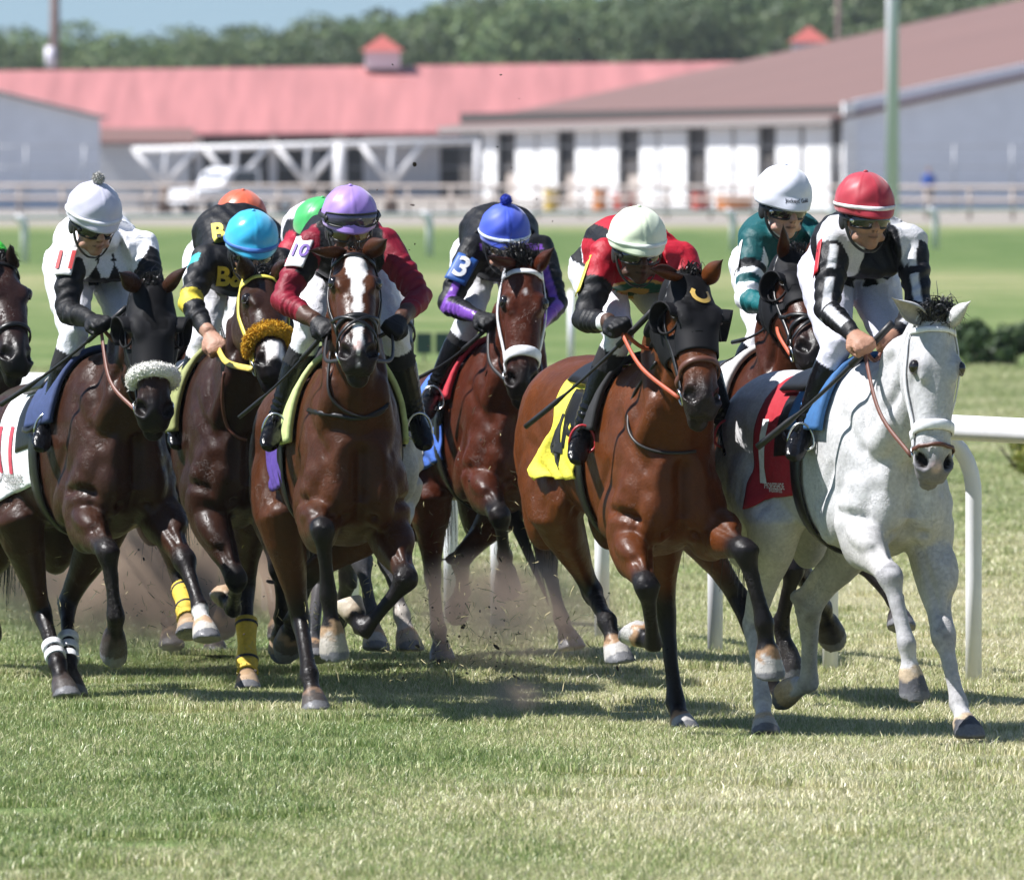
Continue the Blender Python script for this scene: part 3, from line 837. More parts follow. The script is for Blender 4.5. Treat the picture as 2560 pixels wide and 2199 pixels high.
def obj_bvh(o):
    off = offset_of(o.parent) if o.parent else np.zeros(3)
    return BVHTree.FromPolygons([tuple(np.array(v.co) + off) for v in o.data.vertices], [tuple(p.vertices) for p in o.data.polygons])
def wrap_leg(H, key, t0, t1, mat, name, r=.040, stripes=None, hind=True):
    """bandage sleeve on a lower leg between two joints (t in joint units from the elbow or stifle)"""
    J = H.legs[key][1:]
    path = []; rr = []
    for t in np.linspace(t0, t1, 12):
        i = min(int(t), len(J) - 2); c = J[i] + (J[i + 1] - J[i]) * (t - i)
        path.append(c); rr.append(r * (1 + .10 * math.cos(10 * (t - t0))))
    V, F = tube(path, rr, 18)
    return mk(name, V, F, mat, H.root)
# ------------------------------------------------------------------ ground and turf
def ramp(t, stops):
    r = t.nodes.new("ShaderNodeValToRGB"); e = r.color_ramp.elements
    while len(e) < len(stops): e.new(.5)
    for el, (p, c) in zip(e, stops): el.position = p; el.color = (*c, 1)
    return r
GREEN = (.105, .165, .030); STRAW = (.36, .285, .125); OLIVE = (.20, .20, .062)
def turf_fac(t):
    """0 green .. 1 straw, from patches in the turf itself"""
    g = t.nodes.new("ShaderNodeNewGeometry"); sx = t.nodes.new("ShaderNodeSeparateXYZ"); t.links.new(g.outputs["Position"], sx.inputs[0])
    mp = t.nodes.new("ShaderNodeMapping"); mp.inputs["Scale"].default_value = (.55, .16, 1); t.links.new(g.outputs["Position"], mp.inputs[0])
    n1 = N(t, "ShaderNodeTexNoise", Scale=1.0, Detail=5.0, Roughness=.6); t.links.new(mp.outputs[0], n1.inputs["Vector"])
    n2 = N(t, "ShaderNodeTexNoise", Scale=6.0, Detail=4.0); t.links.new(mp.outputs[0], n2.inputs["Vector"])
    cl = N(t, "ShaderNodeClamp"); cl.inputs[1].default_value = -2.2; cl.inputs[2].default_value = 2.0; t.links.new(sx.outputs[0], cl.inputs[0])
    fy = N(t, "ShaderNodeMapRange")
    for k, v in (("From Min", 72), ("From Max", 100), ("To Min", .11), ("To Max", 0.0)): fy.inputs[k].default_value = v
    t.links.new(sx.outputs[1], fy.inputs["Value"])
    m1 = N(t, "ShaderNodeMath", operation='MULTIPLY_ADD'); t.links.new(cl.outputs[0], m1.inputs[0]); t.links.new(fy.outputs[0], m1.inputs[1])
    n1m = N(t, "ShaderNodeMath", operation='MULTIPLY_ADD'); t.links.new(n1.outputs[0], n1m.inputs[0]); n1m.inputs[1].default_value = 1.2; n1m.inputs[2].default_value = -.10; t.links.new(n1m.outputs[0], m1.inputs[2])
    m2 = N(t, "ShaderNodeMath", operation='MULTIPLY_ADD'); t.links.new(n2.outputs[0], m2.inputs[0]); m2.inputs[1].default_value = .45; t.links.new(m1.outputs[0], m2.inputs[2])
    return m2, sx, n1
m_ground, t, b = new_mat("turf_ground")
f_, sx, n1 = turf_fac(t)
# mown bands, worn strips and the dirt track beyond, by distance
yr = ramp(t, [(a_, (b_,) * 3) for a_, b_ in ((0, .36), (.10, .50), (.17, .62), (.24, .52), (.30, .32), (.38, .36), (.45, .26), (.52, .30), (.60, .26), (.66, .30), (.715, .50), (.75, .56), (.785, .26), (.82, .12), (.93, .12), (.96, .5), (1, .6))])
lg = N(t, "ShaderNodeMath", operation='LOGARITHM'); t.links.new(sx.outputs[1], lg.inputs[0]); lg.inputs[1].default_value = math.e
mr = N(t, "ShaderNodeMapRange")
for k, v in (("From Min", math.log(44)), ("From Max", math.log(480))): mr.inputs[k].default_value = v
t.links.new(lg.outputs[0], mr.inputs["Value"])
nzy = N(t, "ShaderNodeMath", operation='MULTIPLY_ADD'); t.links.new(n1.outputs[0], nzy.inputs[0]); nzy.inputs[1].default_value = .04; t.links.new(mr.outputs[0], nzy.inputs[2])
sub = N(t, "ShaderNodeMath", operation='SUBTRACT'); t.links.new(nzy.outputs[0], sub.inputs[0]); sub.inputs[1].default_value = .02
t.links.new(sub.outputs[0], yr.inputs[0])
ad = N(t, "ShaderNodeMath", operation='ADD'); t.links.new(f_.outputs[0], ad.inputs[0]); t.links.new(yr.outputs[0], ad.inputs[1])
s2 = N(t, "ShaderNodeMath", operation='SUBTRACT'); t.links.new(ad.outputs[0], s2.inputs[0]); s2.inputs[1].default_value = .62
cr = ramp(t, [(.10, (.080, .135, .038)), (.46, (.15, .195, .072)), (.76, (.26, .26, .125)), (1.0, (.36, .33, .20))]); t.links.new(s2.outputs[0], cr.inputs[0])
dirt = N(t, "ShaderNodeMapRange")
for k, v in (("From Min", 452), ("From Max", 466)): dirt.inputs[k].default_value = v
t.links.new(sx.outputs[1], dirt.inputs["Value"])
mx = t.nodes.new("ShaderNodeMixRGB"); t.links.new(dirt.outputs[0], mx.inputs[0]); t.links.new(cr.outputs[0], mx.inputs[1]); mx.inputs[2].default_value = (.30, .27, .24, 1)
n3 = N(t, "ShaderNodeTexNoise", Scale=26.0, Detail=6.0, Roughness=.75); g_ = t.nodes.new("ShaderNodeNewGeometry"); mp_ = t.nodes.new("ShaderNodeMapping"); mp_.inputs["Scale"].default_value = (1, .10, 1)
t.links.new(g_.outputs["Position"], mp_.inputs[0]); t.links.new(mp_.outputs[0], n3.inputs["Vector"])
r3 = N(t, "ShaderNodeMapRange")
for k, v in (("From Min", .3), ("From Max", .7), ("To Min", .55), ("To Max", 1.35)): r3.inputs[k].default_value = v
t.links.new(n3.outputs[0], r3.inputs["Value"])
mm = t.nodes.new("ShaderNodeMixRGB"); mm.blend_type = 'MULTIPLY'; mm.inputs[0].default_value = 1; t.links.new(mx.outputs[0], mm.inputs[1]); t.links.new(r3.outputs[0], mm.inputs[2])
t.links.new(mm.outputs[0], b.inputs["Base Color"]); b.inputs["Roughness"].default_value = .95; b.inputs["Specular IOR Level"].default_value = .1
gx = np.concatenate([[-1800, -400, -100, -40], np.linspace(-20, 20, 9), [40, 100, 400, 1800]]); gy = np.concatenate([[-60, 0, 20], np.linspace(40, 120, 17), [160, 240, 350, 420, 520, 700, 1000, 2600]])
GV = np.array([(x, y, 0) for y in gy for x in gx]); nx = len(gx)
GF = [(j * nx + i, j * nx + i + 1, (j + 1) * nx + i + 1, (j + 1) * nx + i) for j in range(len(gy) - 1) for i in range(nx - 1)]
tag(mk("ground", GV, GF, m_ground, None, False), "turf course and dirt track reaching back to the barns", None, None, "structure")

# grass blades
m_grass, t, b = new_mat("grass_blade")
f_, sx, n1 = turf_fac(t)
at = N(t, "ShaderNodeAttribute", attribute_name="col"); sp = t.nodes.new("ShaderNodeSeparateColor"); t.links.new(at.outputs["Color"], sp.inputs[0])
oi = t.nodes.new("ShaderNodeObjectInfo")
a1 = N(t, "ShaderNodeMath", operation='MULTIPLY_ADD'); t.links.new(sp.outputs[0], a1.inputs[0]); a1.inputs[1].default_value = .75; t.links.new(f_.outputs[0], a1.inputs[2])
a2 = N(t, "ShaderNodeMath", operation='SUBTRACT'); t.links.new(a1.outputs[0], a2.inputs[0]); a2.inputs[1].default_value = .62
cr = ramp(t, [(.0, (.17, .26, .075)), (.28, (.33, .40, .145)), (.52, (.50, .51, .255)), (.76, (.68, .62, .39)), (1.0, (.80, .75, .56))]); t.links.new(a2.outputs[0], cr.inputs[0])
br = N(t, "ShaderNodeMapRange")
for k, v in (("To Min", .65), ("To Max", 1.3)): br.inputs[k].default_value = v
t.links.new(sp.outputs[1], br.inputs["Value"])
mm = t.nodes.new("ShaderNodeMixRGB"); mm.blend_type = 'MULTIPLY'; mm.inputs[0].default_value = 1; t.links.new(cr.outputs[0], mm.inputs[1]); t.links.new(br.outputs[0], mm.inputs[2])
t.links.new(mm.outputs[0], b.inputs["Base Color"]); b.inputs["Roughness"].default_value = .42; b.inputs["Specular IOR Level"].default_value = .5
tr = t.nodes.new("ShaderNodeBsdfTranslucent"); t.links.new(mm.outputs[0], tr.inputs["Color"])
ms = t.nodes.new("ShaderNodeMixShader"); ms.inputs[0].default_value = .28
t.links.new(b.outputs[0], ms.inputs[1]); t.links.new(tr.outputs[0], ms.inputs[2]); t.links.new(ms.outputs[0], t.nodes["Material Output"].inputs[0])
def grass_patch(n, hmin, hmax, wmul):
    r = np.random.default_rng(n + int(hmax * 1000))
    x = r.uniform(-.55, .55, n); y = r.uniform(-.55, .55, n); h = r.uniform(hmin, hmax, n) * (1 + .5 * (r.random(n) > .93)); az = r.uniform(0, 2 * np.pi, n)
    lean = r.uniform(.15, 1.0, n) * h; w = r.uniform(.0016, .0030, n) * wmul; fa = r.uniform(0, 2 * np.pi, n)
    dx, dy = np.cos(az) * lean, np.sin(az) * lean; wx, wy = np.cos(fa) * w, np.sin(fa) * w
    z0 = np.zeros(n)
    V = np.stack([np.stack([x - wx, y - wy, z0 - .005], 1), np.stack([x + wx, y + wy, z0 - .005], 1),
                  np.stack([x + dx * .35 + wx * .8, y + dy * .35 + wy * .8, h * .6], 1), np.stack([x + dx * .35 - wx * .8, y + dy * .35 - wy * .8, h * .6], 1),
                  np.stack([x + dx, y + dy, h * (1 - .12 * lean / h)], 1)], 1).reshape(-1, 3)
    i = np.arange(n)[:, None] * 5
    F = np.vstack([i + np.array([[0, 1, 2]]), i + np.array([[0, 2, 3]]), i + np.array([[3, 2, 4]])])
    c = np.repeat(np.stack([r.random(n), r.random(n), r.random(n)], 1), 5, 0)
    o = mk("grass_tuft", V, F, m_grass, None, False, c)
    COL.objects.unlink(o)
    return o
def grass_field(name, pts, patch, smin, smax, label):
    me = bpy.data.meshes.new(name); me.from_pydata(pts, [], [])
    o = bpy.data.objects.new(name, me); COL.objects.link(o); me.materials.append(m_grass)
    ng = bpy.data.node_groups.new(name, 'GeometryNodeTree')
    ng.interface.new_socket("Geometry", in_out='INPUT', socket_type='NodeSocketGeometry'); ng.interface.new_socket("Geometry", in_out='OUTPUT', socket_type='NodeSocketGeometry')
    gi, go = ng.nodes.new("NodeGroupInput"), ng.nodes.new("NodeGroupOutput")
    ip = ng.nodes.new("GeometryNodeInstanceOnPoints"); ob = ng.nodes.new("GeometryNodeObjectInfo"); ob.inputs[0].default_value = patch
    rv = ng.nodes.new("FunctionNodeRandomValue"); rv.data_type = 'FLOAT_VECTOR'; rv.inputs[0].default_value = (0, 0, 0); rv.inputs[1].default_value = (.05, .05, 6.28)
    rs = ng.nodes.new("FunctionNodeRandomValue"); rs.inputs[2].default_value = smin; rs.inputs[3].default_value = smax
    L = ng.links.new
    L(gi.outputs[0], ip.inputs["Points"]); L(ob.outputs["Geometry"], ip.inputs["Instance"]); L(rv.outputs[0], ip.inputs["Rotation"]); L(rs.outputs[1], ip.inputs["Scale"]); L(ip.outputs[0], go.inputs[0])
    md = o.modifiers.new("grass", 'NODES'); md.node_group = ng
    return tag(o, label, "grass", None, "stuff")
pts = []
for y in np.arange(40.5, 76, .78):
    hw = .0352 * y + 2.0
    for x in np.arange(-hw, hw, .78): pts.append((x + random.uniform(-.2, .2), y + random.uniform(-.2, .2), 0))
grass_field("grass", pts, grass_patch(9500, .011, .033, .75), .85, 1.2, "short mown turf, part green, part straw coloured, under the horses")
pts = []
for y in np.arange(75, 150, .95):
    hw = .0352 * y + 2.0
    for x in np.arange(-hw, hw, .95): pts.append((x + random.uniform(-.4, .4), y + random.uniform(-.4, .4), 0))
grass_field("grass", pts, grass_patch(4200, .012, .028, 1.2), .95, 1.2, "mown turf beyond the white rail")

# ------------------------------------------------------------------ running rail beside the field
M_RAIL = plain("white_rail", (.78, .78, .80), .45, bump=.1, scale=8, var=.05)
posts = [(2830, 1762), (2434, 1723), (2076, 1686), (1788, 1656), (1505, 1622), (1244, 1590), (1127, 1576), (880, 1558), (671, 1545), (399, 1522), (130, 1508), (-150, 1495), (-420, 1484)]
pw = [P(px, py, Yg(py)) for px, py in posts]
rroot = empty("running_rail", tuple(pw[4]), "white running rail on bent posts curving behind the horses", "rail")
top = []
for i, p in enumerate(pw):
    a = pw[max(i - 1, 0)]; c = pw[min(i + 1, len(pw) - 1)]; d = nrm(c - a); side = nrm(np.cross(d, arr(0, 0, 1))); side = side if side[1] < 0 else -side
    rp = p + side * .16 + arr(0, 0, 1.08); top.append(rp)
    path = [p + arr(0, 0, -.1), p + arr(0, 0, .45), p + arr(0, 0, .80)] + [p + arr(0, 0, .80) + side * (.16 * (1 - math.cos(q))) + arr(0, 0, .24 * math.sin(q)) for q in np.linspace(.15, math.pi / 2, 7)]
    V, F = tube(path, .034, 14); mk("post", V, F, M_RAIL, rroot)
V, F = tube(catmull(top, 6), .052, 18); mk("rail", V, F, M_RAIL, rroot)
# second rail across the course
a0, a1 = P(-190, 659, Yg(659)), P(2800, 614, Yg(614))
r2 = empty("running_rail", tuple((a0 + a1) / 2), "distant white rail with hooked posts in front of the barns", "rail")
topl = []
for i in range(13):
    px = 62 - 253 + 253 * i; py = 655 - 37 * (px - 62) / 2483; p = P(px, py, Yg(py))
    path = [p, p + arr(0, 0, .7)] + [p + arr(-.18 * (1 - math.cos(q)), 0, .7 + .22 * math.sin(q)) for q in np.linspace(.2, math.pi / 2, 5)]
    V, F = tube(path, .085, 10); mk("post", V, F, M_RAIL, r2); topl.append(path[-1])
V, F = tube(topl, .045, 10); mk("rail", V, F, M_RAIL, r2)
# low post and rail fence before the stables
M_WEATHER = plain("weathered_rail", (.42, .36, .32), .8, bump=.3, scale=4)
fe = empty("post_and_rail_fence", tuple(P(1280, 540, 500)), "weathered post and rail fence running before the stables", "fence")
tp = []
for i in range(26):
    px = -60 + 108 * i; Y = 530 - 30 * (px / 2560); p = P(px, 0, Y); p[2] = 0
    V, F = tube([p, p + arr(0, 0, 1.15)], .07, 8); mk("post", V, F, M_WEATHER, fe); tp.append(p + arr(0, -.08, 1.12))
for zz in (0, -.45): V, F = tube(np.array(tp) + arr(0, 0, zz), .06, 8); mk("rail", V, F, M_WEATHER, fe)
# tall wire fence
M_WIRE = plain("galvanised_wire", (.35, .36, .38), .5, metal=.6)
wf = empty("wire_fence", tuple(P(1280, 560, 560)), "tall wire fence on thin posts before the grey gable", "fence")
tp = []
for i in range(20):
    p = P(-80 + 145 * i, 0, 560); p[2] = 0
    V, F = tube([p, p + arr(0, 0, 2.6)], .035, 6); mk("post", V, F, M_WIRE, wf); tp.append(p)
for zz in (.9, 1.75, 2.55): V, F = tube(np.array(tp) + arr(0, 0, zz), .022, 6); mk("wire", V, F, M_WIRE, wf)

# ------------------------------------------------------------------ stables
M_GWALL = plain("grey_steel_wall", (.80, .83, .90), .6, bump=.2, scale=1.2, var=.05); M_WDOOR = plain("white_door", (.80, .80, .80), .6, bump=.1, scale=1, var=.06)
M_DARK = plain("shaded_interior", (.045, .038, .034), .9); M_FASCIA = plain("grey_fascia", (.25, .22, .21), .7); M_EARTHW = plain("pale_plank_wall", (.55, .56, .58), .7)  # M_DARK: shade inside the open stables, put into the wall colour
def roof_mat(name, c, vec, sc):
    m, t, b = new_mat(name)
    tc = t.nodes.new("ShaderNodeTexCoord"); mp = t.nodes.new("ShaderNodeMapping"); mp.inputs["Scale"].default_value = vec; t.links.new(tc.outputs["Object"], mp.inputs[0])
    n = N(t, "ShaderNodeTexNoise", Scale=sc, Detail=5.0); t.links.new(mp.outputs[0], n.inputs["Vector"])
    r = N(t, "ShaderNodeMapRange")
    for k, v in (("From Min", .3), ("From Max", .7), ("To Min", .82), ("To Max", 1.15)): r.inputs[k].default_value = v
    t.links.new(n.outputs[0], r.inputs["Value"]); mm = t.nodes.new("ShaderNodeMixRGB"); mm.blend_type = 'MULTIPLY'; mm.inputs[0].default_value = 1; mm.inputs[1].default_value = (*c, 1)
    t.links.new(r.outputs[0], mm.inputs[2]); t.links.new(mm.outputs[0], b.inputs["Base Color"]); b.inputs["Roughness"].default_value = .6
    return m
M_PINK = roof_mat("faded_red_roof", (.40, .155, .15), (1.5, .1, .1), 1.0); M_BROWN = roof_mat("brown_roof", (.185, .10, .082), (.1, 1.5, .1), 1.0); M_REDROOF = plain("red_cupola_roof", (.40, .09, .075), .6)
def slab(name, c4, th, mat, parent):
    c4 = [np.asarray(c, float) for c in c4]; dz = arr(0, 0, -th)
    V = c4 + [c + dz for c in c4]
    return mk(name, V, [(0, 1, 2, 3), (7, 6, 5, 4), (0, 4, 5, 1), (1, 5, 6, 2), (2, 6, 7, 3), (3, 7, 4, 0)], mat, parent, False)
def wallbox(name, a, b, z0, z1, th, mat, parent, z1b=None):
    a, b = np.asarray(a, float), np.asarray(b, float); d = nrm(b - a); n = arr(-d[1], d[0], 0) * th
    z1b = z1 if z1b is None else z1b
    V = [a + arr(0, 0, z0), b + arr(0, 0, z0), b + arr(0, 0, z1b), a + arr(0, 0, z1)]; V = V + [v + n for v in V]
    return mk(name, V, [(0, 1, 2, 3), (7, 6, 5, 4), (0, 4, 5, 1), (1, 5, 6, 2), (2, 6, 7, 3), (3, 7, 4, 0)], mat, parent, False)
def ray_x(px, a, b):          # where the sight line of a pixel column crosses the wall a-b (plan view)
    dx, dy = (px - CX) / FPX, 1.0; e = b - a
    m_ = np.array([[dx, -e[0]], [dy, -e[1]]]); s, t = np.linalg.solve(m_, a[:2]); return a + e * t
# brown roofed barn
A = arr((2137 - CX) * 585 / FPX, 585, 0); C_ = arr((1150 - CX) * 690 / FPX, 690, 0); wv = arr(.954, .30, 0)
bn = empty("brown_roofed_barn", tuple(A), "long stable with brown roof, white stall doors and grey gable end", "barn")
B_ = A + wv * 26
wallbox("gable_wall", A, B_, 0, 4.42, .2, M_GWALL, bn, 4.42 + .205 * 26)
wallbox("corner_post", A - wv * .45 - arr(0, .25, 0), A + wv * .05 - arr(0, .25, 0), 0, 4.35, .3, M_WDOOR, bn)
sd_ = nrm(C_ - A); out_ = arr(sd_[1], -sd_[0], 0); out_ = out_ if out_[0] < 0 else -out_
W0, W1 = A + arr(-.3, .4, 0) * 1, C_
wallbox("stall_wall", W1, W0, 0, 4.2, .25, M_DARK, bn)  # dark sheet behind the doors, stands for shade in the stall openings
E1, E2 = A + out_ * 1.0 - sd_ * .4 + arr(0, 0, 3.72), C_ + out_ * 1.0 + arr(0, 0, 3.50)
up1 = wv * 34 + arr(0, 0, .212 * 34)
slab("roof", [E1, E1 + up1, E2 + up1, E2], .18, M_BROWN, bn)
slab("fascia", [E1 + out_ * .06 + arr(0, 0, .04), E1 - out_ * .02 + arr(0, 0, .04), E2 - out_ * .02 + arr(0, 0, .04), E2 + out_ * .06 + arr(0, 0, .04)], .30, M_FASCIA, bn)
o0, o1 = A + out_ * .45, C_ + out_ * .45
for x0, x1 in ((977, 1005), (1043, 1083), (1088, 1127), (1164, 1203), (1208, 1251), (1294, 1328), (1334, 1389), (1430, 1480), (1487, 1533), (1570, 1618), (1627, 1679)):
    a = ray_x(x0 * 1.2355, o0, o1); b = ray_x(x1 * 1.2355, o0, o1)
    wallbox("stall_door", a, b, .05, 3.4 - random.uniform(0, .12), .12, M_WDOOR, bn)
for x0, x1 in ((1012, 1034), (1133, 1157), (1258, 1287), (1396, 1423), (1540, 1562)):
    a = ray_x(x0 * 1.2355, o0, o1) - out_ * .3; b = ray_x(x1 * 1.2355, o0, o1) - out_ * .3
    wallbox("stall_gate", a, b, .05, 1.35, .08, M_WEATHER, bn)
def cupola(parent, px, ytop, ybase, Y, hw):
    c = P(px, ybase, Y); h = (ybase - ytop) * Y / FPX; hb = h * .52
    cu = mk("cupola", *(lambda m: (np.vstack(m.V), m.F))(MB().box(c + arr(0, 0, hb / 2), (hw * .8, hw * .8, hb / 2))), M_WDOOR, parent, False)
    V = [c + arr(x * hw, y * hw, hb) for x, y in ((-1, -1), (1, -1), (1, 1), (-1, 1))] + [c + arr(0, 0, h)]
    mk("cupola_roof", V, [(0, 1, 4), (1, 2, 4), (2, 3, 4), (3, 0, 4), (3, 2, 1, 0)], M_REDROOF, cu, False)
# pink roofed barn
p0, p1 = P(-60, 0, 752)[0], P(1960, 0, 752)[0]
pk = empty("red_roofed_barn", (p0 / 2 + p1 / 2, 752, 0), "long stable under a faded red roof with a cupola", "barn")
zl, zr = 6.62, 7.15
slab("roof", [arr(p0, 750, 3.3), arr(p1, 750, 3.5), arr(p1 + .3, 764, zr), arr(p0 - .3, 764, zl)], .2, M_PINK, pk)
slab("roof", [arr(p1, 778, 3.5), arr(p0, 778, 3.3), arr(p0 - .3, 764.02, zl), arr(p1 + .3, 764.02, zr)], .2, M_PINK, pk)
wallbox("back_wall", arr(p0, 756, 0), arr(p1, 756, 0), 0, 3.9, .3, M_DARK, pk)  # coloured dark for the shade under the eave
for x0, x1 in ((395, 410), (545, 560), (672, 700), (735, 890), (965, 1000)):
    a, b = P(x0 * 1.2355, 0, 752.5), P(x1 * 1.2355, 0, 752.5); a[2] = b[2] = 0
    wallbox("stall_front", a, b, 0, 3.25, .15, M_EARTHW if x1 - x0 > 60 else M_WDOOR, pk)
cupola(pk, 956, 88, 172, 763, 1.15)
cupola(bn, 2022, 66, 150, 700, 1.0)
# grey gable building and its lean-to
gb = empty("grey_gable_barn", tuple(P(100, 560, 600) * arr(1, 1, 0)), "plain grey gable end of a barn behind the silver-capped rider", "barn")
a, b = P(-420, 0, 598), P(250, 0, 602); a[2] = b[2] = 0
wallbox("gable_wall", a, b, 0, 6.4, .3, M_GWALL, gb, 3.72)
slab("roof", [a + arr(0, -.3, 6.52), b + arr(.05, -.3, 3.84), b + arr(.05, 9, 3.84), a + arr(0, 9, 6.52)], .12, M_FASCIA, gb)
lt = empty("lean_to_shed", tuple(P(360, 540, 640) * arr(1, 1, 0)), "low shed with brown roof between the grey gable and open stable", "shed")
a, b = P(246, 0, 640), P(474, 0, 640); a[2] = b[2] = 0
wallbox("wall", a, b, 0, 2.85, .3, M_EARTHW, lt)
slab("roof", [a + arr(-.2, -.4, 2.82), b + arr(.25, -.4, 2.82), b + arr(.1, 4, 3.42), a + arr(-.2, 4, 3.42)], .15, M_BROWN, lt)
# timber frame with V braces
M_TIMW = plain("white_timber", (.86, .84, .84), .8); M_TIMB = plain("brown_timber", (.16, .11, .085), .8)
vt = empty("timber_canopy_frame", tuple(P(700, 540, 560) * arr(1, 1, 0)), "pale timber frame of V braces on posts before the stables", "frame")
def pz(px, py, Y=560): return P(px, py, Y)
V, F = tube([pz(330, 376), pz(1200, 352)], .12, 8); mk("beam", V, F, M_TIMW, vt)
for px in (412, 588, 768, 978):
    yb = 376 - 24 * (px - 330) / 870; ap = pz(px, 462)
    for dx in (-78, 0, 78): V, F = tube([pz(px + dx, yb), ap], .11, 8); mk("brace", V, F, M_TIMW, vt)
    V, F = tube([ap, arr(ap[0], ap[1], 0)], [.14, .30], 8); mk("post", V, F, M_TIMB, vt)
V, F = tube([pz(1192, 352), arr(pz(1192, 352)[0], 560, 0)], .13, 8); mk("post", V, F, M_TIMW, vt)
V, F = tube([pz(848, 362), arr(pz(848, 362)[0], 560, 0)], .22, 8); mk("post", V, F, M_TIMW, vt)
# poles
M_POLEB = plain("brown_wood_pole", (.19, .13, .115), .8, bump=.3, scale=3); M_POLEG = plain("grey_steel_pole", (.85, .81, .90), .5)
up_ = empty("utility_pole", tuple(P(137, 0, 820) * arr(1, 1, 0)), "brown wooden utility pole above the red roof", "pole")
c = up_.location; V, F = tube([arr(c[0], c[1], 0), arr(c[0], c[1], 16)], [.32, .26], 10); mk("shaft", V, F, M_POLEB, up_)
V, F = tube([arr(c[0] - .25, c[1] - .35, 7.2), arr(c[0] - .25, c[1] - .35, 8.3)], .28, 10); mk("transformer", V, F, M_POLEG, up_)
lp = empty("light_pole", tuple(P(2231, 0, 400) * arr(1, 1, 0)), "tall pale grey steel light pole behind the red-capped rider", "pole")
c = lp.location; V, F = tube([arr(c[0], c[1], 0), arr(c[0], c[1], 15)], [.19, .15], 14); mk("shaft", V, F, M_POLEG, lp); mk("base_plate", *(lambda m: (np.vstack(m.V), m.F))(MB().box(arr(c[0], c[1], .06), (.3, .3, .06))), M_POLEG, lp, False)
tp_ = empty("thin_pole", tuple(P(2096, 0, 790) * arr(1, 1, 0)), "thin dark pole among the trees above the brown roof", "pole")
c = tp_.location; V, F = tube([arr(c[0], c[1], 0), arr(c[0], c[1], 15)], .14, 8); mk("shaft", V, F, M_POLEB, tp_)
# white pickup
M_VW = plain("white_car_paint", (.78, .78, .80), .25); M_GLASS = plain("dark_glass", (.05, .06, .08), .08); M_TYRE = plain("tyre_rubber", (.02, .02, .02), .8)
tk = empty("pickup_truck", tuple(P(590, 0, 548) * arr(1, 1, 0)), "white pickup truck parked by the timber frame", "truck")
c = np.array(tk.location); D_ = arr(.80, .60, 0); L_ = arr(-.60, .80, 0)
def tp3(x, y, z): return c + D_ * x + L_ * y + arr(0, 0, z)
def prism(prof, w):
    V = [tp3(x, -w, z) for x, z in prof] + [tp3(x, w, z) for x, z in prof]; n = len(prof)
    return V, [tuple(range(n - 1, -1, -1)), tuple(range(n, 2 * n))] + [(i, (i + 1) % n, n + (i + 1) % n, n + i) for i in range(n)]
mk("body", *prism([(-2.5, .45), (2.5, .45), (2.5, .95), (-1.0, 1.0), (-2.4, .92)], .92), M_VW, tk, False)
mk("cab", *prism([(-1.3, .98), (.6, .98), (.5, 1.72), (-.6, 1.75), (-.95, 1.55)], .82), M_VW, tk, False)
for s in (-1, 1):
    mk("side_window", [tp3(x, s * .835, z) for x, z in ((-.95, 1.1), (.4, 1.1), (.35, 1.62), (-.55, 1.62))], [(0, 1, 2, 3)], M_GLASS, tk, False)
    for x in (-1.6, 1.6):
        V, F = loft([(tp3(x, s * .72, .36), D_ * .36, arr(0, 0, .36)), (tp3(x, s * .94, .36), D_ * .36, arr(0, 0, .36))], 20); w_ = mk("wheel", V, F, M_TYRE, tk, False)
        V, F = loft([(tp3(x, s * .93, .36), D_ * .2, arr(0, 0, .2)), (tp3(x, s * .96, .36), D_ * .18, arr(0, 0, .18))], 14); mk("rim", V, F, M_STEEL, w_, False)
mk("windscreen", [tp3(x, y, z) for x, y, z in ((-1.24, -.74, 1.06), (-1.24, .74, 1.06), (-.97, .7, 1.53), (-.97, -.7, 1.53))], [(0, 1, 2, 3)], M_GLASS, tk, False)
# tubs by the stalls
def tub(px, py, Y, r, h, colr, label, nm):
    c = P(px, py, Y) * arr(1, 1, 0)
    V, F = loft([(c, arr(r * .85, 0, 0), arr(0, r * .85, 0)), (c + arr(0, 0, h), arr(r, 0, 0), arr(0, r, 0)), (c + arr(0, 0, h), arr(r * .9, 0, 0), arr(0, r * .9, 0)), (c + arr(0, 0, h * .4), arr(r * .85, 0, 0), arr(0, r * .85, 0))], 16)
    tag(mk(nm, V, F, colr, None, False), label, "tub", "tubs standing by the stable doors")
M_OR = plain("orange_plastic", (.62, .22, .05), .5); M_YE = plain("yellow_plastic", (.60, .42, .08), .5); M_RE = plain("red_plastic", (.50, .10, .07), .5)
tub(1835, 0, 560, .75, .7, M_OR, "wide orange tub between the white and mint caps", "feed_tub"); tub(1560, 0, 560, .5, .75, M_RE, "red tub by the stall doors above the mint cap", "feed_tub"); tub(1750, 0, 560, .35, .8, M_RE, "small red tub beside the wide orange one", "feed_tub"); tub(1378, 0, 560, .3, .9, M_YE, "yellow tub by the stall doors behind the blue bobble cap", "feed_tub"); tub(1500, 0, 560, .3, .9, M_OR, "narrow orange tub beside the red tub", "feed_tub")
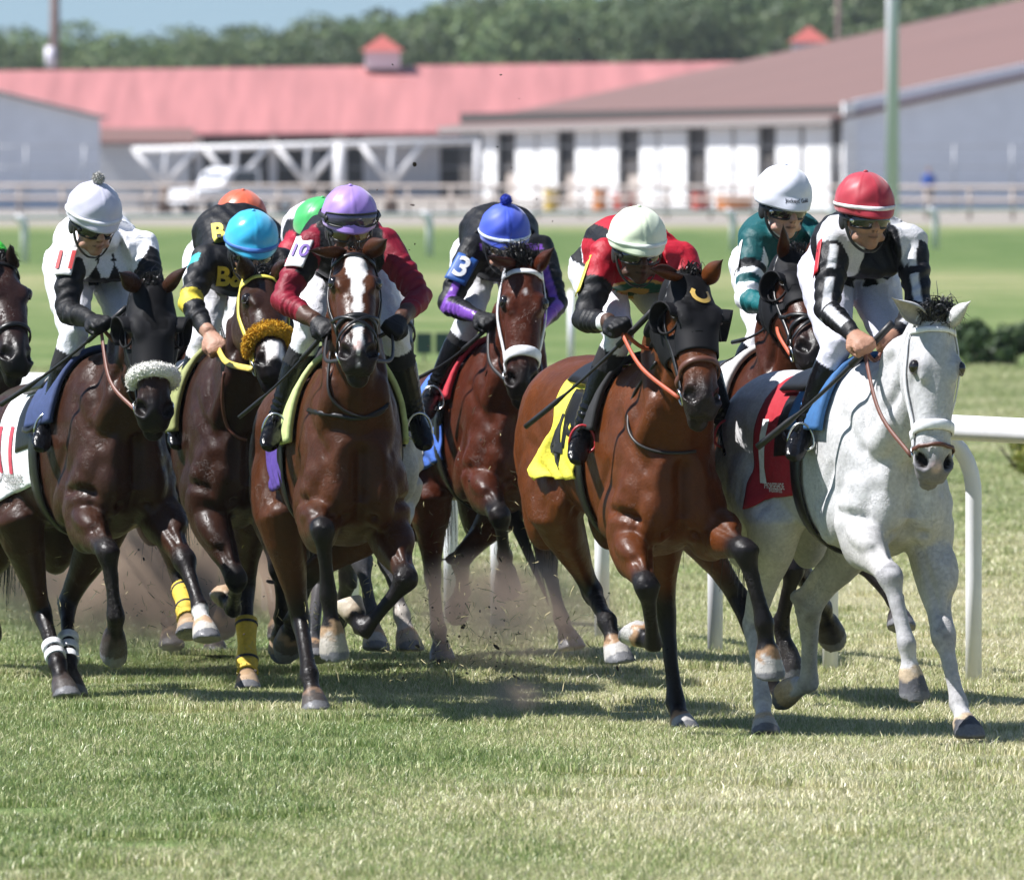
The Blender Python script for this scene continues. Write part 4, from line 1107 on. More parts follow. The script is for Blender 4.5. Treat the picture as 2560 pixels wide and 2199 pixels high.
# far bystander
def bystander(px, Y):
    c = P(px, 0, Y) * arr(1, 1, 0); q = lambda x, y, z: c + arr(x, y, z)
    parts = [loft([(q(0, 0, .86), arr(.17, 0, 0), arr(0, .12, 0)), (q(0, 0, 1.1), arr(.16, 0, 0), arr(0, .11, 0)), (q(0, 0, 1.35), arr(.20, 0, 0), arr(0, .12, 0)), (q(0, 0, 1.46), arr(.17, 0, 0), arr(0, .09, 0))], 14),
             ellipsoid(q(0, 0, 1.66), arr(.08, 0, 0), arr(0, .10, 0), arr(0, 0, .12)), tube([q(0, 0, 1.42), q(0, 0, 1.6)], .06)]
    for s in (-1, 1):
        parts += [tube([q(.1 * s, 0, .9), q(.11 * s, 0, .5), q(.11 * s, 0, .06)], [.10, .075, .05]), ellipsoid(q(.11 * s, -.05, .05), arr(.05, 0, 0), arr(0, .13, 0), arr(0, 0, .045)),
                  tube([q(.21 * s, 0, 1.40), q(.26 * s, .02, 1.12), q(.22 * s, -.1, .88)], [.055, .045, .035]), ellipsoid(q(.22 * s, -.12, .82), arr(.035, 0, 0), arr(0, .04, 0), arr(0, 0, .06))]
    V, F, E = remesh(parts, .02, 2)
    z = V[:, 2]; C = np.tile(np.array((.03, .10, .42)), (len(V), 1)); C[z < .92] = (.30, .25, .20); C[z > 1.5] = (.45, .26, .18); C[z > 1.71] = (.10, .06, .04); C[(z < .88) & (np.abs(V[:, 0] - c[0]) > .17)] = (.45, .26, .18)
    r = empty("person", tuple(c), "distant person in a blue top standing by the grey gable", "person"); mk("body", V, F, rider_mat("bystander"), r, True, C, np.full(len(V), .7))
bystander(2322, 578)

# ------------------------------------------------------------------ trees
m_leaf, t, b = new_mat("tree_leaf")
at = N(t, "ShaderNodeAttribute", attribute_name="col"); oi = t.nodes.new("ShaderNodeObjectInfo")
hs = t.nodes.new("ShaderNodeHueSaturation"); r = N(t, "ShaderNodeMapRange")
for k, v in (("To Min", .7), ("To Max", 1.35)): r.inputs[k].default_value = v
t.links.new(oi.outputs["Random"], r.inputs["Value"]); t.links.new(r.outputs[0], hs.inputs["Value"]); t.links.new(at.outputs["Color"], hs.inputs["Color"]); t.links.new(hs.outputs[0], b.inputs["Base Color"]); b.inputs["Roughness"].default_value = .6
tr = t.nodes.new("ShaderNodeBsdfTranslucent"); t.links.new(hs.outputs[0], tr.inputs["Color"]); ms = t.nodes.new("ShaderNodeMixShader"); ms.inputs[0].default_value = .3
t.links.new(b.outputs[0], ms.inputs[1]); t.links.new(tr.outputs[0], ms.inputs[2]); t.links.new(ms.outputs[0], t.nodes["Material Output"].inputs[0])
M_BARK = plain("bark", (.10, .075, .055), .9, bump=.5, scale=5)
def leaf_cloud(r, lobes, n, size, cols):
    V = []; C = []
    w = np.array([l_[1] ** 2 for l_ in lobes]); w = w / w.sum()
    idx = r.choice(len(lobes), n, p=w)
    for i in idx:
        c, rad = lobes[i]; d = nrm(r.normal(size=3)); p = np.asarray(c) + d * rad * (r.uniform(.72, 1.05)) * arr(1, 1, .85)
        nn_ = nrm(d + r.normal(size=3) * .6); a = nrm(np.cross(nn_, r.normal(size=3))); bb = np.cross(nn_, a); s = size * r.uniform(.6, 1.3)
        V += [p - a * s - bb * s * .6, p + a * s - bb * s * .6, p + a * s * .7 + bb * s * .6, p - a * s * .7 + bb * s * .6]
        cc = np.array(cols[r.integers(0, len(cols))]) * r.uniform(.75, 1.25); C += [cc] * 4
    return np.array(V), np.arange(len(V)).reshape(-1, 4), np.array(C)
LEAFC = [(.085, .14, .05), (.12, .175, .065), (.06, .105, .042), (.16, .205, .08)]
def tree_variant(seed):
    r = np.random.default_rng(seed)
    lobes = [(arr(r.normal(0, .22), r.normal(0, .22), r.uniform(.42, .92)) , r.uniform(.12, .22)) for _ in range(17)] + [(arr(0, 0, .62), .28), (arr(0, 0, .80), .20)]
    V, F, C = leaf_cloud(r, lobes, 5200, .016, LEAFC)
    tv = MB(); tv.add(*tube([arr(0, 0, 0), arr(.01, 0, .3), arr(0, .01, .7)], [.028, .022, .008], 8))
    for k in range(6):
        q = r.uniform(0, 6.28); z0 = r.uniform(.25, .5); tv.add(*tube([arr(0, 0, z0), arr(.12 * math.cos(q), .12 * math.sin(q), z0 + .15), arr(.25 * math.cos(q), .25 * math.sin(q), z0 + .28)], [.013, .009, .004], 6))
    return V, F, C, np.vstack(tv.V), tv.F
TV = [tree_variant(s) for s in (3, 5, 8, 13)]
tree_meshes = []
for i, (V, F, C, Vt, Ft) in enumerate(TV):
    oc = mk("crown", V, F, m_leaf, None, False, C); ot = mk("trunk", Vt, Ft, M_BARK, None); tree_meshes.append((oc.data, ot.data)); bpy.data.objects.remove(oc); bpy.data.objects.remove(ot)
spots = []
rt = random.Random(4)
def ytop(px): return np.interp(px, [-200, 0, 130, 200, 300, 380, 470, 600, 760, 860, 960, 1100, 1400, 2000, 2700], [30, 42, 40, 80, 100, 78, 40, 25, 15, 22, 5, -40, -60, -90, -90])
for row, (Y, st) in enumerate(((840, 105), (890, 115))):
    px = -160 + row * 35
    while px < 2700:
        yt = ytop(px) + rt.uniform(-8, 22) + (10 if row == 0 else 0)
        spots.append((px, Y + rt.uniform(-12, 12), yt)); px += st * rt.uniform(.8, 1.25)
ONES = "first second third fourth fifth sixth seventh eighth ninth tenth eleventh twelfth thirteenth fourteenth fifteenth sixteenth seventeenth eighteenth nineteenth".split()
def ordinal(n):
    if n < 20: return ONES[n - 1]
    return {2: "twentieth", 3: "thirtieth"}[n // 10] if n % 10 == 0 else {2: "twenty-", 3: "thirty-"}[n // 10] + ONES[n % 10 - 1]
cnt = {0: 0, 1: 0}
for i, (px, Y, yt) in enumerate(spots):
    g = P(px, 0, Y) * arr(1, 1, 0); hgt = (CAM_H + (HY - yt) * Y / FPX) / 1.08
    row = 0 if Y < 865 else 1; cnt[row] += 1
    lab = "green broadleaf tree beyond the barns, %s from the left in the wood's %s row" % (ordinal(cnt[row]), ("front", "back")[row])
    o = empty("broadleaf_tree", tuple(g), lab, "tree", "trees in the wood beyond the barns")
    cm, tm = tree_meshes[rt.randrange(4)]
    wd = hgt * rt.uniform(.85, 1.2); rz = rt.uniform(0, 6.28)
    for nm, me in (("crown", cm), ("trunk", tm)):
        c = bpy.data.objects.new(nm, me); COL.objects.link(c); c.parent = o; c.scale = (wd, wd, hgt); c.rotation_euler = (0, 0, rz)
def bush(px0, px1, pyb, h, label, nm, cols, n=2600, size=.035, w=None):
    Y = Yg(pyb); a = P(px0, pyb, Y)[0]; b = P(px1, pyb, Y)[0]; r = np.random.default_rng(int(px0))
    lobes = []
    for k in range(130): lobes.append((arr(r.uniform(a, b), Y + r.normal(0, .5), h * r.uniform(.12, .85)), h * r.uniform(.10, .26)))
    V, F, C = leaf_cloud(r, lobes, n, size, cols); V[:, 2] = np.maximum(V[:, 2], 0)
    o = empty(nm, ((a + b) / 2, Y, 0), label, "bush"); mk("foliage", V, F, m_leaf, o, False, C)
    mb = MB()
    for k in range(9): x = a + (b - a) * (k + .5) / 9; mb.add(*tube([arr(x, Y, 0), arr(x + r.normal(0, .1), Y, h * .5)], [.015, .008], 6))
    mb.build("stem", M_BARK, o)
bush(2405, 2900, 912, .46, "low dark green hedge on the turf behind the white horse", "hedge_bush", [(.06, .11, .035), (.09, .15, .045), (.04, .08, .03)], 9000, .032)
bush(2545, 2640, 1195, .42, "small yellow-green bush at the edge by the rail", "small_bush", [(.20, .20, .03), (.14, .17, .03)], 1500, .022)
# little green boxes on stakes in the infield
M_GBOX = plain("green_box", (.015, .05, .04), .6)
for px, lab in ((1060, "left one of two small dark green boxes on stakes"), (1108, "right one of two small dark green boxes on stakes")):
    c = P(px, 905, Yg(905)); o = empty("marker_box", tuple(c), lab, "box", "small green boxes on stakes")
    mk("box", *(lambda m: (np.vstack(m.V), m.F))(MB().box(c + arr(0, 0, .20), (.085, .10, .11))), M_GBOX, o, False)
    V, F = tube([c, c + arr(0, 0, .1)], .015, 6); mk("stake", V, F, M_WEATHER, o)
c = P(1428, 925, Yg(925)); o = empty("grey_stake", tuple(c), "grey post standing on the turf between two riders", "post"); V, F = tube([c, c + arr(0, 0, .80)], [.036, .034], 10); mk("shaft", V, F, M_POLEG, o)
V, F = ellipsoid(c + arr(0, 0, .80), arr(.034, 0, 0), arr(0, .034, 0), arr(0, 0, .02)); mk("cap", V, F, M_POLEG, o)

# ------------------------------------------------------------------ dust, clippings, clods
def dust(px0, px1, py0, py1, Y0, Y1, dens, seed, label):
    a, b = P(px0, py1, (Y0 + Y1) / 2), P(px1, py0, (Y0 + Y1) / 2)
    lo = arr(a[0], Y0, max(a[2], .012)); hi = arr(b[0], Y1, b[2]); c = (lo + hi) / 2; h = (hi - lo) / 2
    V, F = ellipsoid(arr(0, 0, 0), arr(h[0], 0, 0), arr(0, h[1], 0), arr(0, 0, h[2]), 24, 14)
    m = bpy.data.materials.new("dust"); m.use_nodes = True; t = m.node_tree; t.nodes.remove(t.nodes["Principled BSDF"])
    pv = t.nodes.new("ShaderNodeVolumePrincipled"); pv.inputs["Color"].default_value = (1, .74, .54, 1); pv.inputs["Anisotropy"].default_value = .2
    tc = t.nodes.new("ShaderNodeTexCoord"); mp = t.nodes.new("ShaderNodeMapping"); mp.inputs["Scale"].default_value = tuple(1 / h); t.links.new(tc.outputs["Object"], mp.inputs[0])
    ln = t.nodes.new("ShaderNodeVectorMath"); ln.operation = 'LENGTH'; t.links.new(mp.outputs[0], ln.inputs[0])
    fo = N(t, "ShaderNodeMapRange"); fo.interpolation_type = 'SMOOTHSTEP'
    for k, v in (("From Min", .15), ("From Max", .98), ("To Min", 1.0), ("To Max", 0.0)): fo.inputs[k].default_value = v
    t.links.new(ln.outputs["Value"], fo.inputs["Value"])
    mp2 = t.nodes.new("ShaderNodeMapping"); mp2.inputs["Location"].default_value = (seed, seed, 0); t.links.new(tc.outputs["Object"], mp2.inputs[0])
    nz = N(t, "ShaderNodeTexNoise", Scale=3.2, Detail=4.0, Roughness=.6); t.links.new(mp2.outputs[0], nz.inputs["Vector"])
    r = N(t, "ShaderNodeMapRange")
    for k, v in (("From Min", .40), ("From Max", .68)): r.inputs[k].default_value = v
    t.links.new(nz.outputs[0], r.inputs["Value"])
    mu = N(t, "ShaderNodeMath", operation='MULTIPLY'); t.links.new(fo.outputs[0], mu.inputs[0]); t.links.new(r.outputs[0], mu.inputs[1])
    m2 = N(t, "ShaderNodeMath", operation='MULTIPLY'); t.links.new(mu.outputs[0], m2.inputs[0]); m2.inputs[1].default_value = dens
    t.links.new(m2.outputs[0], pv.inputs["Density"]); t.links.new(pv.outputs[0], t.nodes["Material Output"].inputs["Volume"])
    o = mk("dust", V, F, m, None); o.location = tuple(c)
    return tag(o, label, "dust", None, "stuff")
DUST = [(-200, 900, 1180, 1790, 59.6, 64.0, 5.5, 1.0, "brown dust hanging behind the hooves of the dark horses"), (900, 1640, 1350, 1800, 58.6, 63.0, 2.6, 5.0, "thin dust behind the bay's hooves"), (1180, 1400, 1680, 1815, 56.1, 57.2, 5.0, 9.0, "small puff of soil kicked up from the turf")]
for d in DUST: dust(*d)
def bits(name, n, zones, lmin, lmax, w, mat, label):
    V = []; F = []; k = 0
    for i in range(n):
        x0, x1, y0, y1, Y0, Y1 = zones[rng.integers(0, len(zones))]
        Y = rng.uniform(Y0, Y1); py = y1 - (y1 - y0) * abs(rng.normal(0, .42))
        p = P(rng.uniform(x0, x1), py, Y)
        if p[2] < .01: continue
        a = nrm(rng.normal(size=3)); b = nrm(np.cross(a, rng.normal(size=3))); L = rng.uniform(lmin, lmax); q = rng.uniform(.6, 1.2) * w; cu = np.cross(a, b) * L * rng.uniform(-.25, .25)
        V += [p - a * L / 2 - b * q, p - a * L / 2 + b * q, p + cu + b * q, p + cu - b * q, p + a * L / 2 + b * q * .3, p + a * L / 2 - b * q * .3]
        F += [(k, k + 1, k + 2, k + 3), (k + 3, k + 2, k + 4, k + 5)]; k += 6
    tag(mk(name, V, F, mat, None, False), label, name.split("_")[-1], None, "stuff")
zones = [(0, 420, 1280, 1660, 58.3, 60), (420, 780, 1320, 1700, 58, 60.5), (760, 1180, 1300, 1700, 56.5, 60), (1060, 1320, 1080, 1640, 58, 61.0), (1240, 1560, 1350, 1720, 56, 59), (960, 1300, 1500, 1700, 55.6, 58)]
bits("grass_clippings", 900, zones, .014, .050, .0014, plain("dry_clippings", (.42, .36, .18), .7), "cut grass blades flying up around the hooves")
bits("grass_clippings", 420, zones, .014, .055, .0014, plain("dark_clippings", (.06, .075, .03), .7), "dark torn grass flying up around the hooves")
mb = MB()
for i in range(230):
    if i < 190: x0, x1, y0, y1, Y0, Y1 = zones[rng.integers(0, len(zones))]
    else: x0, x1, y0, y1, Y0, Y1 = (900, 1500, 60, 1000, 58, 62)
    p = P(rng.uniform(x0, x1), rng.uniform(y0, y1), rng.uniform(Y0, Y1))
    if p[2] < .01: continue
    s = rng.uniform(.002, .006) if i % 12 else rng.uniform(.008, .018)
    V, F = ellipsoid(p, nrm(rng.normal(size=3)) * s, nrm(rng.normal(size=3)) * s * .8, nrm(rng.normal(size=3)) * s * .7, 6, 4); mb.add(V, F)
tag(mb.build("dirt_specks", plain("dark_soil", (.05, .035, .028), .9)), "specks of soil thrown up by the hooves", "specks", None, "stuff")
# ------------------------------------------------------------------ the field of ten
BAY = (.150, .046, .018); BAY_D = (.062, .022, .012); SEAL = (.030, .013, .010); BLK = (.014, .011, .011)
def face_blaze(mix, m, t, v, w):
    wid = np.interp(t, [0.03, .06, .10, .15, .20, .30, .42, .50, .54, .60], [.012, .030, .048, .036, .026, .020, .017, .022, .014, .0])
    cen = np.interp(t, [0, .1, .2, .6], [.004, .006, .004, .0])
    mix(m * (v > -.03) * (1 - smooth01(np.abs(w - cen) + .004 * np.sin(t * 70), wid - .004, wid + .003)) * (t > .04), (.80, .77, .75))
    mix(m * (v > -.05) * (1 - smooth01(np.hypot(t - .53, w * 1.2), .012, .03)) * .7, (.52, .30, .26))
def face_star(mix, m, t, v, w):
    mix(m * (v > 0) * (1 - smooth01(np.hypot((t - .145) * .6, w - .004), .007, .013)) * .7, (.55, .5, .48))
def face_grey(mix, m, t, v, w):
    mix(m * smooth01(t, .46, .56), (.20, .19, .20))
    mix(m * (v > -.06) * (1 - smooth01(np.hypot(t - .555, w), .010, .030)), (.55, .42, .42))
def face_white_nose(mix, m, t, v, w):
    mix(m * (v > -.09) * (1 - smooth01(np.abs(w), .030, .042)) * smooth01(t, .44, .47) * (1 - smooth01(t, .53, .56)), (.78, .74, .72))
def face_white(mix, m, t, v, w):
    mix(m * (t < .44), (.78, .77, .78))
HC = {}
HC[2] = dict(pitch=9, yaw=20, cx=322, D=57.9, zo=-.13, coat=(.036, .0135, .0068), points=(0.0099, 0.0072, 0.0066), pt=(.7, 1.0), muzzle=(0.0077, 0.0060, 0.0060),
    poll=(378, 722), muz=(388, 1058), turn=-14, ears=[(297, 679, -1), (470, 664, -1)],
    fr=dict(e=(.02, -.02), j=[(270, 1376, -1), (290, 1546, 1), (283, 1628, 1)]),
    fl=dict(e=(.10, .02), j=[(462, 1402, -1), (500, 1522, -1), (516, 1600, -1)]),
    hr=dict(e=(.05, 0), j=[(104, 1528, 1), (146, 1664, -1), (166, 1744, -1)]),
    hl=dict(e=(.05, 0), j=[(168, 1506, 1), (172, 1654, -1), (182, 1738, -1)]),
    socks={'fl': (2.0, (.62, .60, .58))}, hooves={'fl': (.50, .47, .42)}, bandcol=(.06, .045, .04), band={'fl': (.45, .28, .16)})
HC[3] = dict(pitch=5, yaw=12, cx=612, D=59.0, zo=-.13, coat=(.028, .0110, .0064), points=(0.0072, 0.0060, 0.0060), pt=(.7, 1.0), muzzle=(0.0088, 0.0066, 0.0066),
    poll=(652, 700), muz=(692, 922), turn=10, ears=[(600, 640, -1), (720, 645, -1)], face=face_white_nose,
    fr=dict(e=(.06, -.02), j=[(592, 1450, -1), (582, 1520, 1), (560, 1478, 1)]),
    fl=dict(e=(.02, 0), j=[(700, 1420, -1), (706, 1545, 1), (705, 1620, 1)]),
    hr=dict(e=(.0, 0), j=[(446, 1430, 1), (466, 1525, -1), (474, 1588, -1)]),
    hl=dict(e=(.10, 0), j=[(614, 1462, 1), (618, 1655, -1), (620, 1728, -1)]), hoofcol=(.42, .30, .20))
HC[5] = dict(pitch=5, yaw=8, cx=893, D=56.5, zo=-.135, coat=(.060, .0190, .0062), points=(0.0099, 0.0077, 0.0077), pt=(.55, .95), muzzle=(0.0165, 0.0121, 0.0121),
    poll=(884, 640), muz=(897, 905), turn=-4, ears=[(768, 626, -1), (969, 597, -1)], face=face_blaze, neck=.72, nfore=36, forelen=.35,
    fr=dict(e=(.06, .0), j=[(806, 1322, -1), (822, 1492, 1), (836, 1640, -1)], sole=.3),
    fl=dict(e=(.02, -.02), j=[(1018, 1446, -1), (908, 1578, 1), (868, 1496, 1)]),
    hr=dict(e=(.02, 0), j=[(752, 1552, 1), (774, 1690, -1), (790, 1778, -1)]),
    hl=dict(e=(.0, 0), j=[(768, 1440, 1), (736, 1548, 1), (716, 1612, 1)]),
    hooves={'fr': (.42, .38, .33), 'fl': (.52, .44, .34)}, bandcol=(.20, .13, .09), band={'fr': (.40, .26, .15), 'fl': (.45, .36, .26)})
HC[7] = dict(pitch=8, yaw=13, cx=1294, D=62.0, zo=-.13, coat=(.062, .0140, .0050), points=(0.0088, 0.0066, 0.0066), pt=(.45, .9), muzzle=(0.0121, 0.0083, 0.0077),
    poll=(1308, 668), muz=(1308, 982), turn=-6, ears=[(1214, 640, -1), (1386, 618, -1)], face=face_star, forelen=1.4, foredir=-.3, nfore=260,
    fr=dict(e=(.08, .03), j=[(1250, 1288, -1), (1262, 1392, 1), (1268, 1462, 1)]),
    fl=dict(e=(.0, -.02), j=[(1368, 1405, 1), (1404, 1548, 1), (1430, 1622, -1)]),
    hr=dict(e=(.0, 0), j=[(1082, 1440, 1), (1096, 1580, -1), (1106, 1655, -1)]),
    hl=dict(e=(.04, 0), j=[(1156, 1392, 1), (1156, 1480, 1), (1142, 1524, 1)]), hoofcol=(.10, .10, .11), bandcol=(.02, .016, .015))
HC[8] = dict(yaw=16, cx=1688, D=54.8, zo=-.14, coat=(.100, .0275, .0065), points=(0.0099, 0.0083, 0.0088), pt=(.62, .90), muzzle=(0.0165, 0.0110, 0.0099),
    poll=(1724, 700), muz=(1768, 1022), turn=8, ears=[(1621, 672, -1), (1808, 648, -1)],
    fr=dict(e=(.02, -.02), j=[(1617, 1466, -1), (1634, 1612, 1), (1580, 1572, 1)]),
    fl=dict(e=(.10, .03), j=[(1862, 1374, -1), (1912, 1560, -1), (1924, 1688, -1)], sole=.3),
    hr=dict(e=(-.08, 0), j=[(1480, 1478, 1), (1520, 1556, -1), (1548, 1654, -1)]),
    hl=dict(e=(.10, 0), j=[(1664, 1530, 1), (1690, 1762, -1), (1714, 1835, -1)]),
    hoofcol=(.44, .42, .40), bandcol=(.38, .23, .13))
HC[9] = dict(pitch=5, yaw=18, cx=1990, D=57.6, zo=-.13, coat=(.056, .0140, .005), points=(0.0088, 0.0066, 0.0066), pt=(.6, .95), muzzle=(0.0132, 0.0099, 0.0099),
    poll=(1988, 648), muz=(2048, 895), turn=12, ears=[(1958, 560, -1), (2055, 585, -1)],
    fr=dict(e=(.0, -.02), j=[(1985, 1420, -1), (1952, 1560, 1), (1976, 1684, -1)]),
    fl=dict(e=(.08, 0), j=[(2150, 1400, -1), (2240, 1500, -1), (2252, 1572, -1)]),
    hr=dict(e=(.0, 0), j=[(1846, 1488, 1), (1902, 1650, -1), (1938, 1758, -1)]),
    hl=dict(e=(.06, 0), j=[(2010, 1440, 1), (2060, 1520, 1), (2078, 1586, 1)]), hoofcol=(.05, .045, .045), bandcol=(.03, .025, .022))
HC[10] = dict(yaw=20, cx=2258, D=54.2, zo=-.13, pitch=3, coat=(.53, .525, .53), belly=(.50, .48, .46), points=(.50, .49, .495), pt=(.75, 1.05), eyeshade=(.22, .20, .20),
    poll=(2336, 800), muz=(2340, 1198), turn=-6, ears=[(2229, 744, -1), (2427, 752, -1)], face=face_grey, ear=(.58, .57, .57), eartip=(.6, .59, .59), earin=(.55, .48, .46), forelen=1.15, nfore=320, nmane=700, joint=(.22, .215, .225),
    fr=dict(e=(.06, .02), j=[(2226, 1440, -1), (2268, 1612, -1), (2284, 1738, -1)], sole=.35),
    fl=dict(e=(.10, -.02), j=[(2358, 1590, -1), (2398, 1760, -1), (2424, 1842, -1)], sole=.9),
    hr=dict(e=(.06, 0), j=[(1884, 1560, 1), (1906, 1760, -1), (1914, 1840, -1)]),
    hl=dict(e=(.06, 0), j=[(2028, 1514, 1), (2022, 1708, 1), (1960, 1730, 1)]),
    hooves={'fr': (.10, .10, .11), 'fl': (.07, .07, .08), 'hl': (.46, .34, .20), 'hr': (.45, .42, .38)}, bandcol=(.50, .38, .24))
HC[6] = dict(pitch=5, yaw=22, cx=955, D=60.6, zo=-.13, coat=(0.3108, 0.3108, 0.3182), points=(0.0550, 0.0550, 0.0605), pt=(.4, 1.0), muzzle=(0.0330, 0.0330, 0.0358), vox=.014,
    poll=(972, 706), muz=(1010, 880), turn=18, ears=[(940, 690, -1), (1000, 676, -1)],
    fr=dict(e=(.0, 0), j=[(905, 1400, -1), (930, 1540, -1), (940, 1625, -1)]),
    fl=dict(e=(.0, 0), j=[(970, 1400, -1), (1006, 1540, -1), (1024, 1625, -1)]),
    hr=dict(e=(.0, 0), j=[(800, 1450, 1), (780, 1580, -1), (790, 1650, -1)]),
    hl=dict(e=(.0, 0), j=[(870, 1440, 1), (850, 1550, 1), (830, 1600, 1)]), hooves={'fl': (.40, .33, .25), 'fr': (.42, .38, .34)}, bandcol=(.45, .28, .16),
    socks={'fl': (1.8, (.5, .45, .40))})
HC[4] = dict(pitch=5, yaw=16, cx=585, D=62.6, zo=-.13, coat=(0.0370, 0.0148, 0.0096), points=(0.0088, 0.0066, 0.0066), vox=.014, nmane=200,
    poll=(604, 690), muz=(622, 945), turn=0, ears=[(560, 660, -1), (650, 660, -1)], face=face_white, eyeshade=(.03, .02, .015),
    fr=dict(e=(.0, 0), j=[(560, 1380, -1), (570, 1500, 1), (560, 1560, 1)]),
    fl=dict(e=(.0, 0), j=[(660, 1400, -1), (690, 1520, -1), (700, 1600, -1)]),
    hr=dict(e=(.0, 0), j=[(430, 1430, 1), (420, 1550, -1), (430, 1620, -1)]),
    hl=dict(e=(.0, 0), j=[(520, 1430, 1), (530, 1560, -1), (540, 1640, -1)]))
HC[1] = dict(pitch=6, yaw=14, cx=-62, D=60.8, zo=-.13, coat=(0.0252, 0.0111, 0.0089), points=(0.0077, 0.0060, 0.0060), muzzle=(0.0099, 0.0083, 0.0083), vox=.013, nmane=200,
    poll=(0, 662), muz=(54, 912), turn=16, ears=[(-75, 600, -1), (25, 610, -1)],
    fr=dict(e=(.0, 0), j=[(-130, 1400, -1), (-120, 1540, 1), (-125, 1600, 1)]),
    fl=dict(e=(.0, 0), j=[(-30, 1390, -1), (-22, 1520, 1), (-30, 1580, 1)]),
    hr=dict(e=(.0, 0), j=[(-250, 1450, 1), (-240, 1600, -1), (-230, 1670, -1)]),
    hl=dict(e=(.0, 0), j=[(-150, 1450, 1), (-140, 1600, -1), (-130, 1670, -1)]))
HL = {1: "near-black racehorse cut off by the picture's edge, only its head in view", 2: "dark brown racehorse in black blinker hood and white fleece noseband",
      3: "dark racehorse with yellow bridle and golden fleece noseband", 4: "racehorse with a white face half hidden behind the cyan-capped rider's horse",
      5: "bay racehorse with a broad white blaze, head raised, facing straight on", 6: "pale grey racehorse mostly hidden behind the white-blazed bay",
      7: "bay racehorse in white bridle wearing blue cloth 3, small forehead star", 8: "bright bay racehorse in black hood with golden horseshoe print",
      9: "brown racehorse with black blinkers galloping behind the white horse", 10: "white-grey racehorse in white bridle and red saddle cloth, leading"}
H = {}
for k in (10, 9, 8, 7, 5, 3, 2, 6, 4, 1):
    c = HC[k]
    c['mat'] = coat_mat("hide_%d" % k, .52 if k == 10 else .37, speck=.08 if k in (10, 6) else 0, dapple=1 if k in (10, 6) else 0, seed=k * 3.1)
    if k in (10,): c['hair'] = M_HAIR_G; c['lidmat'] = plain("grey_eyelid", (.16, .14, .14), .5)
    H[k] = build_horse("racehorse", HL[k], c)
# ------------------------------------------------------------------ riders
WHITE = (.80, .80, .82); BLACK = (.0045, .0045, .006); SKIN_A = (.42, .235, .165); SKIN_B = (.36, .19, .125); SKIN_D = (.075, .035, .023); BOOT = (.004, .004, .005)
M_GOGGLE = plain("goggle_lens", (.012, .012, .014), .06, spec=.9)
M_GOGGLE_A = plain("amber_lens", (.10, .05, .02), .05, spec=1.0)
M_RUBBER = plain("black_rubber", (.012, .012, .013), .5)
M_WHIP = plain("whip_shaft", (.012, .012, .013), .35)
M_GOLD = plain("gold_print", (.50, .33, .08), .45)
M_PATCH_STRAP = plain("arm_strap", (.02, .02, .022), .6)
UA = [(0, .066, .066), (.25, .064, .064), (.6, .056, .056), (.92, .049, .050), (1.0, .047, .049), (1.2, .049, .048), (1.5, .043, .043), (1.85, .033, .035), (2.0, .029, .033)]
LG = [(0, .105, .115), (.3, .098, .105), (.7, .075, .082), (.93, .060, .068), (1.0, .058, .067), (1.12, .055, .060), (1.4, .057, .062), (1.75, .045, .048), (1.95, .040, .043), (2.0, .040, .045)]
class Rider: pass
